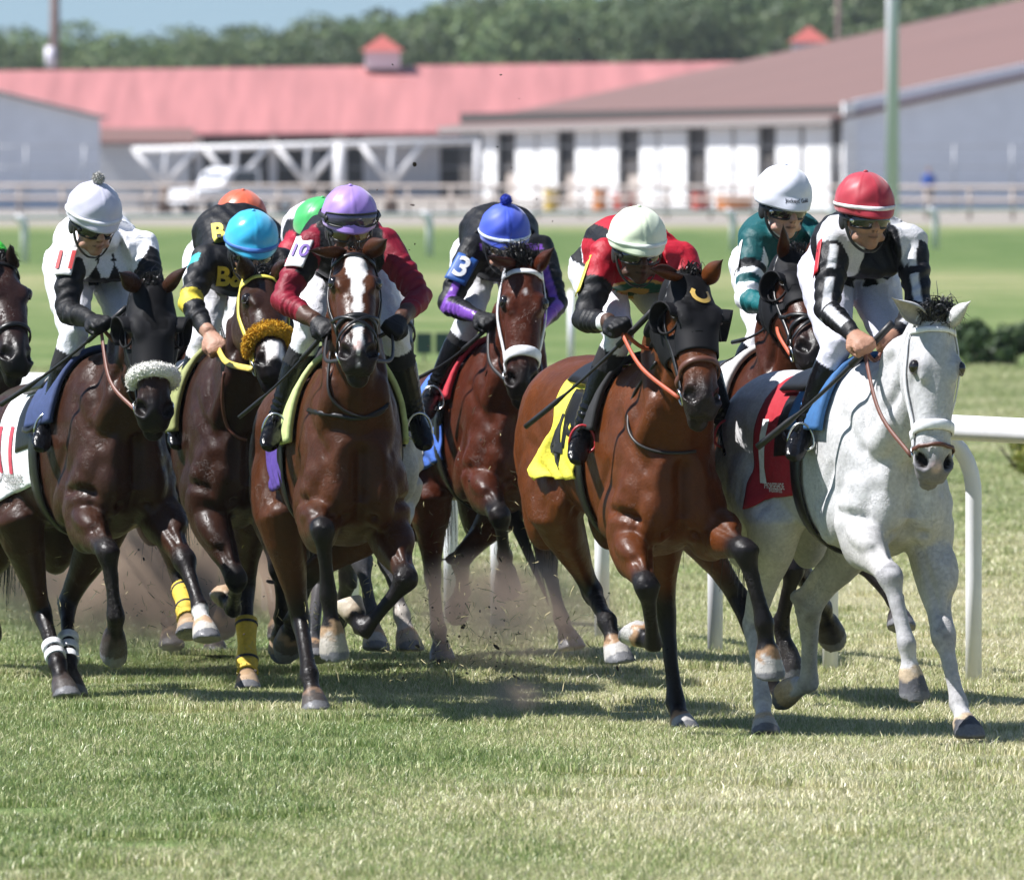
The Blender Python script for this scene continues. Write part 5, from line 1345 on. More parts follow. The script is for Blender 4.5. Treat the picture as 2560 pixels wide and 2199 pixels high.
def build_rider(label, Hh, cfg):
    R = Rider(); R.cfg = cfg; R.H = Hh
    f, l, z = Hh.f, Hh.l, Hh.z
    ya = math.radians(cfg.get('yaw', 0))
    fr = f * math.cos(ya) + l * math.sin(ya); lr = l * math.cos(ya) - f * math.sin(ya)
    base = Hh.base
    def at(px, py, x, y=0.0): return P(px, py, (base + f * x + l * y)[1])
    R.root = root = empty("person", (base[0], base[1], 1.3), label, "person", "riders in the race")
    px_, pz_ = cfg.get('pelvis', (-.14, 1.78))
    pel = base + f * px_ + l * cfg.get('py', 0) + z * pz_
    if 'ppx' in cfg: pel = at(cfg['ppx'], 0, -.10) * arr(1, 1, 0) + z * cfg.get('ppz', 1.77)
    shx = cfg.get('shx', .30)
    S = {-1: at(*cfg['sr'], shx, -.18), 1: at(*cfg['sl'], shx, .18)}
    mid = (S[-1] + S[1]) / 2
    # head
    hp, ht = math.radians(cfg.get('hpitch', 14)), math.radians(cfg.get('hturn', 0))
    ff0 = f * math.cos(ht) + l * math.sin(ht)
    la = nrm(np.cross(z, ff0)); rl = math.radians(cfg.get('hroll', 0))
    ff = ff0 * math.cos(hp) - z * math.sin(hp); up = np.cross(ff, la)
    la, up = la * math.cos(rl) + up * math.sin(rl), up * math.cos(rl) - la * math.sin(rl)
    hc = at(*cfg['brow'], cfg.get('hx', .50)) - (ff * .122 + up * .010) * arr(1, 0, 1)
    R.hc, R.ff, R.up, R.la = hc, ff, up, la
    nb = mid + z * .035 + f * .02 - f * 0
    parts = []
    sh_ax = nrm(S[1] - S[-1])
    sp = [pel, pel * .62 + mid * .38 + z * cfg.get('arch', .05), mid - z * .01 - f * .04, mid + f * .015]
    path = catmull(sp, 4)
    tt = np.linspace(0, 1, len(path))
    rings = []
    HWs = np.interp(tt, [0, .22, .30, .55, .80, .93, 1], [.160, .158, .166, .160, .178, .165, .10])
    HDs = np.interp(tt, [0, .22, .30, .55, .80, .93, 1], [.135, .122, .130, .128, .128, .105, .06])
    T = np.gradient(path, axis=0)
    for i in range(len(path)):
        t_ = nrm(T[i]); ax = nrm(l * (1 - tt[i]) + sh_ax * tt[i]); ax = nrm(ax - t_ * (ax @ t_)); b = np.cross(t_, ax)
        rings.append((path[i], ax * HWs[i], b * HDs[i]))
    parts.append(loft(rings, 22, ex=2.3)); R.spine = path; R.rings = rings
    parts.append(ellipsoid(pel - f * .05 - z * .01, l * .158, f * .13, z * .122))
    parts.append(tube([nb - f * .03, hc - up * .05 - ff * .015], [.062, .056], 14))
    # skull and face
    E = lambda a_, b_, c_, r: parts.append(ellipsoid(hc + ff * a_ + la * b_ + up * c_, la * r[0], ff * r[1], up * r[2]))
    E(0, 0, .015, (.076, .096, .098)); E(.030, 0, -.055, (.058, .062, .062)); E(.062, 0, -.098, (.030, .026, .024))
    E(.078, 0, .010, (.052, .020, .016)); E(.070, 0, -.030, (.036, .03, .04))
    for s in (-1, 1): E(.066, .040 * s, -.032, (.022, .024, .022)); E(.0, .078 * s, -.012, (.010, .020, .030)); E(.035, .050 * s, -.078, (.018, .035, .018))
    parts.append(loft([(hc + ff * .085 + up * .004, la * .010, ff * .012), (hc + ff * .104 - up * .020, la * .012, ff * .013), (hc + ff * .113 - up * .036, la * .0165, ff * .015), (hc + ff * .094 - up * .048, la * .016, ff * .010)], 12))
    E(.090, 0, -.064, (.022, .012, .0065)); E(.088, 0, -.077, (.019, .012, .0075))
    # limbs
    R.arm, R.leg, R.hand = {}, {}, {}
    for s, key in ((-1, 'r'), (1, 'l')):
        e = reach(*cfg['e' + key][:2], S[s], .285, cfg['e' + key][2]); w_ = reach(*cfg['w' + key][:2], e, .245, cfg['w' + key][2])
        parts.append(ellipsoid(S[s], sh_ax * .068, z * .070, f * .072))
        parts.append(tube([mid + sh_ax * s * .06 - z * .02, S[s]], [.085, .07], 14))
        parts.append(loft(limb_rings([S[s], e, w_], UA, lr), 14)); R.arm[s] = (S[s], e, w_)
        d = nrm(w_ - e)
        g = nrm(cfg.get('grip' + key, -l * s * .8 + z * .35 + f * .2)); g = nrm(g - d * (g @ d)); o = np.cross(g, d) * 1.0
        if o @ z < 0: o = -o
        hcn = w_ + d * .048
        parts.append(loft([(w_ - d * .01, g * .027, o * .022), (w_ + d * .025, g * .036, o * .021), (w_ + d * .070, g * .044, o * .020), (w_ + d * .088, g * .040, o * .015)], 14))
        for i, (q, ln) in enumerate(((-.036, .9), (-.012, 1.0), (.012, .98), (.035, .82))):
            k0 = w_ + d * .080 + g * q + o * .006
            parts.append(tube([k0, k0 + (d * .026 - o * .012) * ln, k0 + (d * .020 - o * .042) * ln, k0 + (-d * .012 - o * .050) * ln, k0 + (-d * .030 - o * .040) * ln], [.0115, .0118, .011, .0105, .009], 8))
        tb = w_ + d * .022 - g * .030 * 1
        parts.append(tube([tb, tb + d * .028 - g * .020 - o * .014, tb + d * .052 - g * .012 - o * .034, tb + d * .060 + g * .006 - o * .044], [.014, .0125, .011, .009], 8))
        R.hand[s] = (hcn + d * .025 - o * .022, d, g, o)
        hip = pel + l * .088 * s
        k = cfg.get('k' + key); a_ = cfg.get('a' + key); t_ = cfg.get('t' + key)
        kn = at(*k[:2], cfg.get('kx', .34), .16 * s); an = at(*a_[:2], cfg.get('ax', .24), .27 * s); toe = reach(*t_[:2], an, .17, t_[2])
        R.leg[s] = (hip, kn, an, toe)
        parts.append(loft(limb_rings([hip, kn, an], LG, lr), 16))
        fd = nrm(toe - an); dn = nrm(an - kn); sd = nrm(np.cross(fd, dn)); fd2 = nrm(fd)
        dp = nrm(np.cross(sd, fd2)); dp = dp if dp @ z < 0 else -dp
        heel = an - fd2 * .045 + dp * .030
        parts.append(loft([(heel - fd2 * .02, sd * .022, dp * .026), (heel, sd * .032, dp * .036), (an + dp * .024 + fd2 * .03, sd * .036, dp * .042), (an + fd2 * .11 + dp * .035, sd * .043, dp * .030), (an + fd2 * .165 + dp * .042, sd * .040, dp * .024), (an + fd2 * .20 + dp * .046, sd * .024, dp * .015)], 16, ex=2.4))
    V, F, E_ = remesh(parts, cfg.get('vox', .0068), 2, .5)
    nn = vnormals(V, F)
    # which limb each point belongs to
    segs = []
    for i in range(len(path) - 1): segs.append(('torso', path[i], path[i + 1], .15, tt[i], tt[i + 1]))
    segs.append(('neck', nb - f * .02, hc - up * .07, .06, 0, 1)); segs.append(('head', hc - up * .05 + ff * .03, hc + up * .05, .09, 0, 1))
    for s in (-1, 1):
        A = R.arm[s]; Lg = R.leg[s]; hd_ = R.hand[s]
        segs += [('ua%d' % s, A[0], A[1], .058, 0, 1), ('fa%d' % s, A[1], A[2], .042, 0, 1), ('hand%d' % s, A[2] + hd_[1] * .02, A[2] + hd_[1] * .10 - hd_[3] * .02, .045, 0, 1),
                 ('th%d' % s, Lg[0], Lg[1], .085, 0, 1), ('ca%d' % s, Lg[1], Lg[2], .056, 0, 1), ('ft%d' % s, Lg[2], Lg[3], .05, 0, 1)]
    best = np.full(len(V), 1e9); bone = np.zeros(len(V), int); bt = np.zeros(len(V)); names = []
    for n_, a_, b_, r_, t0, t1 in segs:
        if n_ not in names: names.append(n_)
        d_, t_ = seg_dist(V, a_, b_); d_ = d_ / r_
        m = d_ < best
        best[m] = d_[m]; bone[m] = names.index(n_); bt[m] = t0 + (t1 - t0) * t_[m]
    is_ = lambda n_: (bone == names.index(n_)) if n_ in names else np.zeros(len(V), bool)
    cloth = is_('torso') | is_('ua1') | is_('ua-1') | is_('fa1') | is_('fa-1') | is_('th1') | is_('th-1')
    ph = cfg.get('seed', 1.0)
    wr = np.sin(V[:, 0] * 46 + 4 * np.sin(V[:, 2] * 19 + ph) + ph) * np.sin(V[:, 2] * 33 + 3 * np.sin(V[:, 0] * 23 + V[:, 1] * 9) + ph * 2) + .6 * np.sin(V[:, 2] * 74 + V[:, 0] * 40 + V[:, 1] * 31 + 3 * np.sin(V[:, 0] * 27))
    V0 = V.copy(); nn0 = nn
    V = V + nn * (wr * np.where(cloth, .0024, 0))[:, None]
    for s in (-1, 1):   # rucked sleeves and boot creases
        m = is_('fa%d' % s) | is_('ua%d' % s)
        u_ = np.where(is_('fa%d' % s), bt, bt - 1)
        V = V + nn * (np.where(m & (np.abs(u_) < .6), .0032, 0) * np.sin(u_ * 31 + V0[:, 0] * 55 + 2 * np.sin(V0[:, 1] * 40)))[:, None]
        m = is_('ca%d' % s) & (bt > .75)
        V = V + nn * (np.where(m, .003, 0) * np.sin(bt * 90 + V[:, 0] * 40))[:, None]
    hemm = np.exp(-.5 * ((bt - cfg.get('hem', .30)) / .035) ** 2) * is_('torso')
    V = V + nn * (hemm * .010)[:, None]
    V = lap(V, E_, .3)
    # colours
    C = np.tile(np.array(cfg['silk'], float), (len(V), 1)); G = np.full(len(V), .55)
    def mix(mask, c, g=None):
        nonlocal C
        k_ = np.clip(np.asarray(mask, float), 0, 1)[:, None]
        C = C * (1 - k_) + np.array(c, float) * k_
        if g is not None: G[:] = G * (1 - k_[:, 0]) + g * k_[:, 0]
    skin = cfg.get('skin', SKIN_A)
    br = cfg.get('breeches', (.74, .74, .78))
    mix(is_('torso') & (bt < cfg.get('hem', .30)), br, .6)
    for s in (-1, 1):
        mix(is_('th%d' % s), br, .6)
        slv = cfg.get('sleeve')
        if slv: mix(is_('ua%d' % s) | is_('fa%d' % s), slv)
        mix(is_('ca%d' % s), BOOT, .22); mix(is_('ft%d' % s), BOOT, .22)
        mix(is_('ca%d' % s) & (bt < cfg.get('sock', .0)), (.014, .014, .016), .8)
        mix(is_('hand%d' % s), cfg.get('glove', skin), .55)
    mix(is_('head') | is_('neck'), skin, .48)
    R.at, R.fr, R.lr, R.f, R.l, R.z, R.mid, R.pel, R.S = at, fr, lr, f, l, z, mid, pel, S
    x_ = (V0 - mid) @ sh_ax; fwd = (V0 - mid) @ f; zz = (V0 - mid) @ z
    if 'paint' in cfg: cfg['paint'](dict(mix=mix, is_=is_, t=bt, x=x_, fwd=fwd, z=zz, V=V0, n=nn0, R=R))
    q = V - hc; a_, b_, c_ = q @ ff, q @ la, q @ up
    hm = is_('head') | is_('neck')
    lip = hm * (1 - smooth01(np.hypot(b_ / .024, (c_ + .069) / .009), .75, 1.15)) * (a_ > .07)
    mix(lip * .65, np.array(skin) * arr(.82, .55, .55), .35)
    mix(hm * (a_ > .075) * (np.abs(c_ + .0695) < .0028) * (np.abs(b_) < .024), np.array(skin) * .25)
    mix(hm * (1 - smooth01(np.hypot((np.abs(b_) - .008) / .006, (c_ + .048) / .005), .6, 1.1)) * (a_ > .088), np.array(skin) * .2)
    if cfg.get('stubble'): mix(hm * (c_ < -.055) * .35, np.array(skin) * .35)
    mix(hm * (c_ > -.0) * (a_ < .05), (.02, .015, .012))
    mix(hm * (a_ < -.01) * (c_ > -.06), (.02, .015, .012))
    R.V, R.F = V, F; R.bvh = bvh_of(V, F)
    mk("body", V, F, rider_mat("rider_cloth_%s" % cfg['id'], cfg.get('seed', 1.0)), root, True, C, G)
    cap_and_goggles(R, cfg)
    return R
def cap_and_goggles(R, cfg):
    hc, ff, up, la, root = R.hc, R.ff, R.up, R.la, R.root
    cc = hc + up * .048 - ff * .004
    rl, rf, ru = .109, .127, .116
    nu, nv = 30, 72
    V = []; F = []
    def cap_p(ph, az, add=0.0):
        s, c = math.sin(ph), math.cos(ph)
        seam = cfg.get('seams', 4)
        k = abs(((az / (2 * math.pi) * seam + .5) % 1) - .5)
        rid = .0022 * math.exp(-(k / .012) ** 2) - .0012 * math.exp(-((k - .03) / .02) ** 2)
        rid *= min(1, s * 1.6)
        wob = .0012 * math.sin(az * 7 + ph * 9) * s
        ex = 2.25
        d = ff * math.cos(az) * rf * s + la * math.sin(az) * rl * s + up * ru * (c if c > 0 else c * .9)
        n_ = nrm(d)
        p = cc + d + n_ * (rid + wob + add)
        front = max(0, math.cos(az))
        if ph > 1.50:                                      # peak
            k2 = (ph - 1.50) / .42
            p = p + ff * (.034 * k2 * front ** 2.5) - up * (.010 * k2 * front ** 2)
        return p
    pm = 1.92
    for i in range(nu + 1):
        for j in range(nv): V.append(cap_p(pm * i / nu + 1e-4, 2 * math.pi * j / nv))
    for i in range(nu + 1):
        for j in range(nv): V.append(cap_p(pm * i / nu + 1e-4, 2 * math.pi * j / nv, -.007))
    o2 = (nu + 1) * nv
    for i in range(nu):
        for j in range(nv):
            k = (j + 1) % nv
            F.append((i * nv + j, (i + 1) * nv + j, (i + 1) * nv + k, i * nv + k)); F.append((o2 + i * nv + j, o2 + i * nv + k, o2 + (i + 1) * nv + k, o2 + (i + 1) * nv + j))
    for j in range(nv):
        k = (j + 1) % nv
        F.append((nu * nv + j, o2 + nu * nv + j, o2 + nu * nv + k, nu * nv + k))
    cap = mk("cap", V, F, cfg['capmat'], root)
    R.cap_p = cap_p
    if 'band' in cfg:
        b0, b1 = cfg.get('bandph', (1.56, 1.68))
        pts, nr = [], []
        V = []; F = []
        n = 72
        for i, (ph, ad) in enumerate(((b0, .001), (b0 + .02, .004), (b1 - .02, .004), (b1, .001))):
            for j in range(n): V.append(cap_p(ph, 2 * math.pi * j / n, ad))
        for i in range(3):
            for j in range(n): F.append((i * n + j, (i + 1) * n + j, (i + 1) * n + (j + 1) % n, i * n + (j + 1) % n))
        mk("cap_band", V, F, cfg['band'], cap)
    Vb, Fb = ellipsoid(cc + up * (ru + .002), la * .009, ff * .009, up * .005, 12, 6)
    if 'pom' in cfg:
        c = cc + up * (ru + .018) + la * cfg.get('pomx', 0.0)
        V, F = ellipsoid(c, la * .022, ff * .022, up * .022, 24, 16)
        V = np.array([p + nrm(p - c) * rng.uniform(-.004, .004) for p in V])
        pm_ = mk("pompom", V, F, cfg['pom'], cap)
        st = []
        for k in range(500):
            d = nrm(rng.normal(size=3)); st.append(([c + d * .018, c + d * .024, c + d * .028 + rng.normal(size=3) * .002], .0022))
        strands(st, 2, .002, cfg['pom'], "pompom_tufts", pm_)
    else: mk("cap_button", Vb, Fb, cfg['capmat'], cap)
    # goggles
    def goggle(name, cz, rr, h, lens, parent, span=62, tilt=0.0, fw=0.0):
        V = []; F = []; na, nh = 30, 9
        rim = []
        for i in range(nh):
            q = -1 + 2 * i / (nh - 1)
            for j in range(na):
                az = math.radians(-span + 2 * span * j / (na - 1)); x = abs(az) / math.radians(span)
                hh = h * (1 - .25 * x ** 3)
                lo = 1.0
                if q < 0: lo = 1 - .55 * math.exp(-(x / .17) ** 2)            # nose bridge
                bul = .006 * (1 - q * q)
                p = hc + up * (cz + q * hh * lo) + (ff * math.cos(az) * (rr + .016 + bul + fw) + la * math.sin(az) * (rr + bul))
                V.append(p)
        for i in range(nh - 1):
            for j in range(na - 1): F.append((i * na + j, i * na + j + 1, (i + 1) * na + j + 1, (i + 1) * na + j))
        g = mk(name, V, F, lens, parent); md = g.modifiers.new("thick", 'SOLIDIFY'); md.thickness = .003
        ring = [V[j] for j in range(na)] + [V[i * na + na - 1] for i in range(1, nh)] + [V[(nh - 1) * na + j] for j in range(na - 2, -1, -1)] + [V[i * na] for i in range(nh - 2, -1, -1)]
        Vr, Fr = tube(np.array(ring), .0042, 8); mk("goggle_frame", Vr, Fr, M_RUBBER, g)
        for s in (-1, 1):
            az = math.radians(span - 5) * s
            c = hc + up * cz + ff * math.cos(az) * (rr + .018 + fw) + la * math.sin(az) * (rr + .004); d = nrm(ff * math.cos(az) + la * math.sin(az))
            Ve, Fe = loft([(c, up * .010, np.cross(d, up) * .010), (c + d * .006, up * .009, np.cross(d, up) * .009)], 14); mk("goggle_vent", Ve, Fe, cfg.get('ventmat', M_RUBBER), g)
            st = []
            for az2 in np.linspace(span - 4, 165, 14):
                a2 = math.radians(az2) * s; st.append(hc + up * (cz + .004) + ff * math.cos(a2) * (rr + .014 + fw * .8) + la * math.sin(a2) * (rr + .006))
            st = np.array(st); Vs, Fs = ribbon(st, st - hc, .018, .002); mk("goggle_strap", Vs, Fs, M_RUBBER, g)
        return g
    goggle("goggles", -.012, .084, .026, cfg.get('lens', M_GOGGLE), root)
    if cfg.get('goggles2'): goggle("spare_goggles", .052, .112, .026, M_GOGGLE2, cap, 62, 0, .004)
    for s in (-1, 1):      # chin strap
        st = catmull([hc + la * .084 * s + up * .01 + ff * .03, hc + la * .083 * s - up * .035 + ff * .022, hc + la * .064 * s - up * .090 + ff * .035, hc + la * .03 * s - up * .123 + ff * .055, hc - up * .128 + ff * .062], 4)
        Vs, Fs = ribbon(st, st - (hc - up * .03), .017, .003); mk("chin_strap", Vs, Fs, M_RUBBER, root)
        Ve, Fe = ellipsoid(hc + la * .084 * s - up * .02 - ff * .01, la * .010, ff * .028, up * .034); mk("ear_pad", Ve, Fe, M_RUBBER, root)
M_GOGGLE2 = plain("clear_lens", (.05, .04, .09), .05, spec=.9)
def satin(name, c, r=.38): return plain(name, c, r, bump=.12, scale=25, var=.06, dist=.004, sheen=.3)
def print_on(R, name, s, size, px, py, tilt, mat, parent=None, bold=0.0, off=.004):
    """lettering pressed on the rider's silks, seen at a pixel"""
    V2, F = text_mesh(s, size, bold)
    org = R.at(px, py, R.cfg.get('shx', .3)); n = -arr(math.sin(0), 1, 0) ; t = math.radians(tilt)
    n = arr(0, -1, 0.0)
    ux = arr(math.cos(t), 0, math.sin(t)); uy = arr(-math.sin(t), 0, math.cos(t))
    return project(name, V2, F, org, ux, uy, n * 4, [R.bvh], mat, parent or R.root, off)
def arm_patch(R, s, t, ang, w, h, text, mat, tmat, size, name="number_patch", tilt=0, out=None, rounded=True):
    """number card strapped round an upper arm"""
    S, e, w_ = R.arm[s]
    d = nrm(e - S); c = S + (e - S) * t
    out = nrm((out if out is not None else arr(-.35, -1, .1))); out = nrm(out - d * (out @ d))
    sx = np.cross(out, d); sx = sx if sx[0] > 0 else -sx
    uy = -d
    tl = math.radians(tilt); ux2 = sx * math.cos(tl) + uy * math.sin(tl); uy2 = -sx * math.sin(tl) + uy * math.cos(tl)
    V = []; F = []; n = 9; R0 = .064
    for i in range(n):
        for j in range(n):
            x = -w / 2 + w * i / (n - 1); y = -h / 2 + h * j / (n - 1)
            V.append(c + ux2 * x + uy2 * y + out * (R0 - x * x * 4.0))
    for i in range(n - 1):
        for j in range(n - 1): F.append((i * n + j, (i + 1) * n + j, (i + 1) * n + j + 1, i * n + j + 1))
    o = mk(name, V, F, mat, R.root); md = o.modifiers.new("thick", 'SOLIDIFY'); md.thickness = .004
    if text:
        V2, F2 = text_mesh(text, size, size * .02)
        mk("printed_number", [c + ux2 * p[0] + uy2 * p[1] + out * (R0 + .0055 - p[0] ** 2 * 4.0) for p in V2], F2, tmat, o)
    V, F = torus(c, d, .052, .006, 24, 6); mk("arm_strap", V, F, M_PATCH_STRAP, o)
    return o
def armoff(d, s, seg):
    R = d['R']; a, b = (R.arm[s][0], R.arm[s][1]) if seg == 'ua' else (R.arm[s][1], R.arm[s][2])
    V = d['V']; ax = nrm(b - a); c = a + ((V - a) @ ax)[:, None] * ax
    cx = nrm(np.cross(ax, arr(0, -1, 0))); cx = cx if cx[0] > 0 else -cx
    if seg == 'fa': cx = nrm(np.cross(ax, arr(0, -1, 0))); cx = cx if cx[2] > 0 else -cx
    return (V - c) @ cx
def stripe(d, s, seg, lo, hi, t0, t1, col, g=None):
    o = armoff(d, s, seg)
    e = .0035
    d['mix']((d['is_'](seg + str(s)) & (d['t'] > t0) & (d['t'] < t1) & (d['n'][:, 1] < .3)) * smooth01(o, lo - e, lo + e) * (1 - smooth01(o, hi - e, hi + e)), col, g)
def paint10(d):
    mix, is_, t, x = d['mix'], d['is_'], d['t'], np.abs(d['x'])
    pale = (.55, .55, .57)
    top = d['z']
    X = d['x']; z = d['z']
    mix((is_('torso') & (t > .40)) * np.maximum(smooth01(-X, .072 - .004, .072 + .004), smooth01(X - .1 * np.clip(-z, 0, .2), .074, .082)), pale)
    for s in (-1, 1):
        mix(is_('ua%d' % s) & (t < .10), pale); mix(is_('ua%d' % s) & (t >= .10), BLACK); mix(is_('fa%d' % s), BLACK)
        stripe(d, s, 'ua', -.020, .012, .15, .50, pale); stripe(d, s, 'ua', -.020, .012, .62, 1.01, pale); stripe(d, s, 'fa', -.012, .022, .25, .82, pale)
def paint8(d):
    mix, is_, t, x = d['mix'], d['is_'], d['t'], d['x']
    red = (.38, .008, .022)
    for s in (-1, 1):
        mix(is_('ua%d' % s) & (t < .42), red); mix(is_('ua%d' % s) & (t >= .42), BLACK); mix(is_('fa%d' % s), BLACK)
        mix(is_('fa%d' % s) & (t > .76) & (t < .90), WHITE); mix(is_('fa%d' % s) & (t > .90), SKIN_D)
    z = d['z']; e = is_('torso') & (d['n'][:, 2] < .3) & (d['n'][:, 1] < .5)
    w = np.hypot((z + .125) / .042, (x + .02) / .13)
    mix(e & (w < 1.0), (.50, .30, .06)); mix(e & (w < .80), (.01, .085, .045)); mix(e & (np.hypot((z + .13) / .014, (x + .03) / .05) < 1), (.50, .30, .06))
    mix(is_('torso') & (x < -.11) & (d['n'][:, 2] > .3) & (t < .85), BLACK)
def paint5(d):
    mix, is_, t, x = d['mix'], d['is_'], d['t'], d['x']
    mix(is_('torso') & (np.abs(x) < .125) & (t > .52), BLACK); mix(is_('torso') & (t < .52) & (t > .30) & (x < 0), BLACK)
    mix(is_('neck'), BLACK)
    for s in (-1, 1):
        mix(is_('fa%d' % s) & (t > .66), SKIN_D, .45)
    mix(is_('ua-1') & (t > .25) & (t < .62) & (armoff(d, -1, 'ua') > -.01), BLACK)
def paint2(d):
    mix, is_, t, x = d['mix'], d['is_'], d['t'], d['x']
    for s in (-1, 1):
        mix(is_('ua%d' % s) & (t > .22), BLACK, .6); mix(is_('fa%d' % s), BLACK, .6)
    z = d['z']; fr_ = is_('torso') & (d['n'][:, 1] < .6) & (d['n'][:, 2] < .35)
    ph = ((x + .03) / .085) % 1; pk = 1 - np.abs(ph - .5) * 2
    mix(fr_ & (z < -.118 + .055 * np.clip(pk * 1.5 - .5, 0, 1)), BLACK, .6)
    m_ = np.abs(ph - .5) * .085
    mix(fr_ & (z > -.07) & (z < -.022) & (m_ < .0045), BLACK); mix(fr_ & (z > -.050) & (z < -.038) & (m_ < .013), BLACK)
    mix(fr_ & (z < -.150), (.74, .74, .80))
def paint3(d):
    mix, is_, t = d['mix'], d['is_'], d['t']
    for s in (-1, 1):
        mix(is_('ua%d' % s) & (t > .86), (.62, .50, .05)); mix(is_('fa%d' % s) & (t < .10), (.62, .50, .05))
        mix(is_('fa%d' % s) & (t > .86), SKIN_A)
        mix(is_('ua%d' % s) & (t > .1) & (t < .3) & (armoff(d, s, 'ua') < -.03), (.05, .42, .48))
def paint7(d):
    mix, is_, t, x = d['mix'], d['is_'], d['t'], d['x']
    pur = (.20, .075, .42)
    for s in (-1, 1):
        stripe(d, s, 'ua', -.022, .012, .45, 1.01, pur, .3); stripe(d, s, 'fa', -.03, .016, .0, 1.01, pur, .3)
    mix(is_('torso') & (np.abs(d['z'] - .015) < .012) & (np.abs(x) > .04) & (np.abs(x) < .14) & (t > .7) & (d['n'][:, 1] < .1), pur, .3)
def paint9(d):
    mix, is_, t, x = d['mix'], d['is_'], d['t'], d['x']
    teal = (.004, .075, .080)
    for s in (-1, 1):
        mix(is_('ua%d' % s) & (t > .42) & (t < .56), BLACK); mix(is_('ua%d' % s) & (t > .56) & (t < .66), WHITE); mix(is_('ua%d' % s) & (t > .66) & (t < .80), teal)
        mix(is_('ua%d' % s) & (t > .80), WHITE); mix(is_('fa%d' % s) & (t < .12), WHITE); mix(is_('fa%d' % s) & (t > .12), (.004, .11, .118))
        mix(is_('ua%d' % s) & (t < .44) & (armoff(d, s, 'ua') * (-s) > .034), WHITE)
    mix(is_('neck'), (.7, .7, .7))
def paint6(d):
    mix, is_, t, x = d['mix'], d['is_'], d['t'], d['x']
    mix(is_('torso') & (x > -.10), (.70, .68, .74)); mix(is_('torso') & (np.abs(x + .10) < .018), BLACK); mix(is_('torso') & (x > .02), (.62, .30, .46))
RC = {}
RC[10] = dict(ppx=2116, id='a', silk=BLACK, skin=SKIN_B, paint=paint10, sr=(2088, 606), sl=(2276, 606), er=(2066, 772, -1), wr=(2134, 836, -1), el=(2298, 764, -1), wl=(2240, 838, -1), brow=(2194, 541), hpitch=6, hturn=4,
    kr=(2090, 872, -1), ar=(2012, 1068, 1), tr=(1994, 1112, -1), kl=(2236, 872, -1), al=(2262, 1068, 1), tl=(2268, 1110, -1), glove=SKIN_B,
    capmat=satin("red_cap_satin", (.40, .010, .030), .5), band=plain("white_cap_band", (.72, .66, .68), .6), seams=8, lens=M_GOGGLE, ventmat=M_STEEL, stubble=True, seed=1.3, breeches=(.62, .62, .72))
RC[8] = dict(ppx=1540, id='b', silk=(.38, .008, .022), skin=SKIN_D, paint=paint8, sr=(1516, 640), sl=(1704, 648), er=(1462, 800, -1), wr=(1524, 806, -1), el=(1752, 790, -1), wl=(1700, 830, -1), brow=(1614, 634), hpitch=12,
    kr=(1548, 836, -1), ar=(1460, 1066, 1), tr=(1452, 1122, -1), kl=(1742, 860, -1), al=(1812, 1058, 1), tl=(1824, 1106, -1), glove=BLACK, sock=.38,
    capmat=satin("mint_cap_satin", (.68, .76, .56), .6), band=plain("mint_cap_band", (.78, .84, .74), .6), seams=2, seed=2.7)
RC[5] = dict(ppx=850, id='c', silk=(.20, .005, .020), skin=SKIN_D, paint=paint5, sr=(784, 612), sl=(960, 612), er=(704, 750, -1), wr=(788, 802, -1), el=(1050, 742, -1), wl=(1002, 798, -1), brow=(884, 578), hpitch=12,
    kr=(770, 836, -1), ar=(696, 1040, 1), tr=(680, 1088, -1), kl=(986, 838, -1), al=(1040, 1040, 1), tl=(1056, 1086, -1), glove=BLACK, sock=.36,
    capmat=satin("lilac_cap_satin", (.36, .22, .64), .4), seams=6, goggles2=True, lens=M_GOGGLE_A, seed=3.1)
RC[2] = dict(ppx=222, id='d', silk=(.80, .80, .83), skin=SKIN_A, paint=paint2, sr=(182, 624), sl=(356, 618), er=(166, 780, -1), wr=(228, 798, -1), el=(384, 736, -1), wl=(348, 800, -1), brow=(262, 575), hpitch=20, hturn=4,
    kr=(184, 840, -1), ar=(126, 1036, 1), tr=(108, 1092, -1), kl=(330, 850, -1), al=(364, 1036, 1), tl=(366, 1090, -1), glove=BLACK, sock=.42,
    capmat=satin("silver_cap_satin", (.56, .55, .66), .5), band=plain("silver_cap_band", (.74, .73, .78), .6), pom=plain("grey_wool", (.45, .44, .42), .9), pomx=0, seams=4, seed=4.4, breeches=(.74, .74, .80))
RC[3] = dict(ppx=572, id='e', silk=BLACK, skin=SKIN_A, paint=paint3, sr=(516, 652), sl=(702, 660), er=(474, 756, -1), wr=(524, 836, -1), el=(736, 770, -1), wl=(690, 840, -1), brow=(643, 640), hpitch=17, arch=.10, pelvis=(-.14, 1.82),
    kr=(508, 858, -1), ar=(456, 1040, 1), tr=(448, 1086, -1), kl=(684, 858, -1), al=(730, 1040, 1), tl=(736, 1088, -1), glove=SKIN_A,
    capmat=satin("cyan_cap_satin", (.035, .44, .72), .28), band=plain("blue_cap_band", (.05, .17, .50), .6), bandph=(1.58, 1.72), seams=4, seed=5.2)
RC[7] = dict(ppx=1236, id='f', silk=BLACK, skin=SKIN_A, paint=paint7, sr=(1184, 624), sl=(1350, 626), er=(1120, 762, -1), wr=(1194, 790, -1), el=(1392, 758, -1), wl=(1348, 812, -1), brow=(1272, 618), hpitch=16, hturn=-4,
    kr=(1172, 806, -1), ar=(1086, 972, 1), tr=(1076, 1014, -1), kl=(1322, 830, -1), al=(1352, 986, 1), tl=(1354, 1028, -1), glove=BLACK, sock=.3,
    capmat=satin("blue_cap_satin", (.030, .075, .55), .55), band=plain("blue_cap_white_band", (.60, .66, .80), .6), pom=plain("blue_wool", (.02, .05, .42), .9), seams=2, lens=M_GOGGLE_A, seed=6.6, arch=.08)
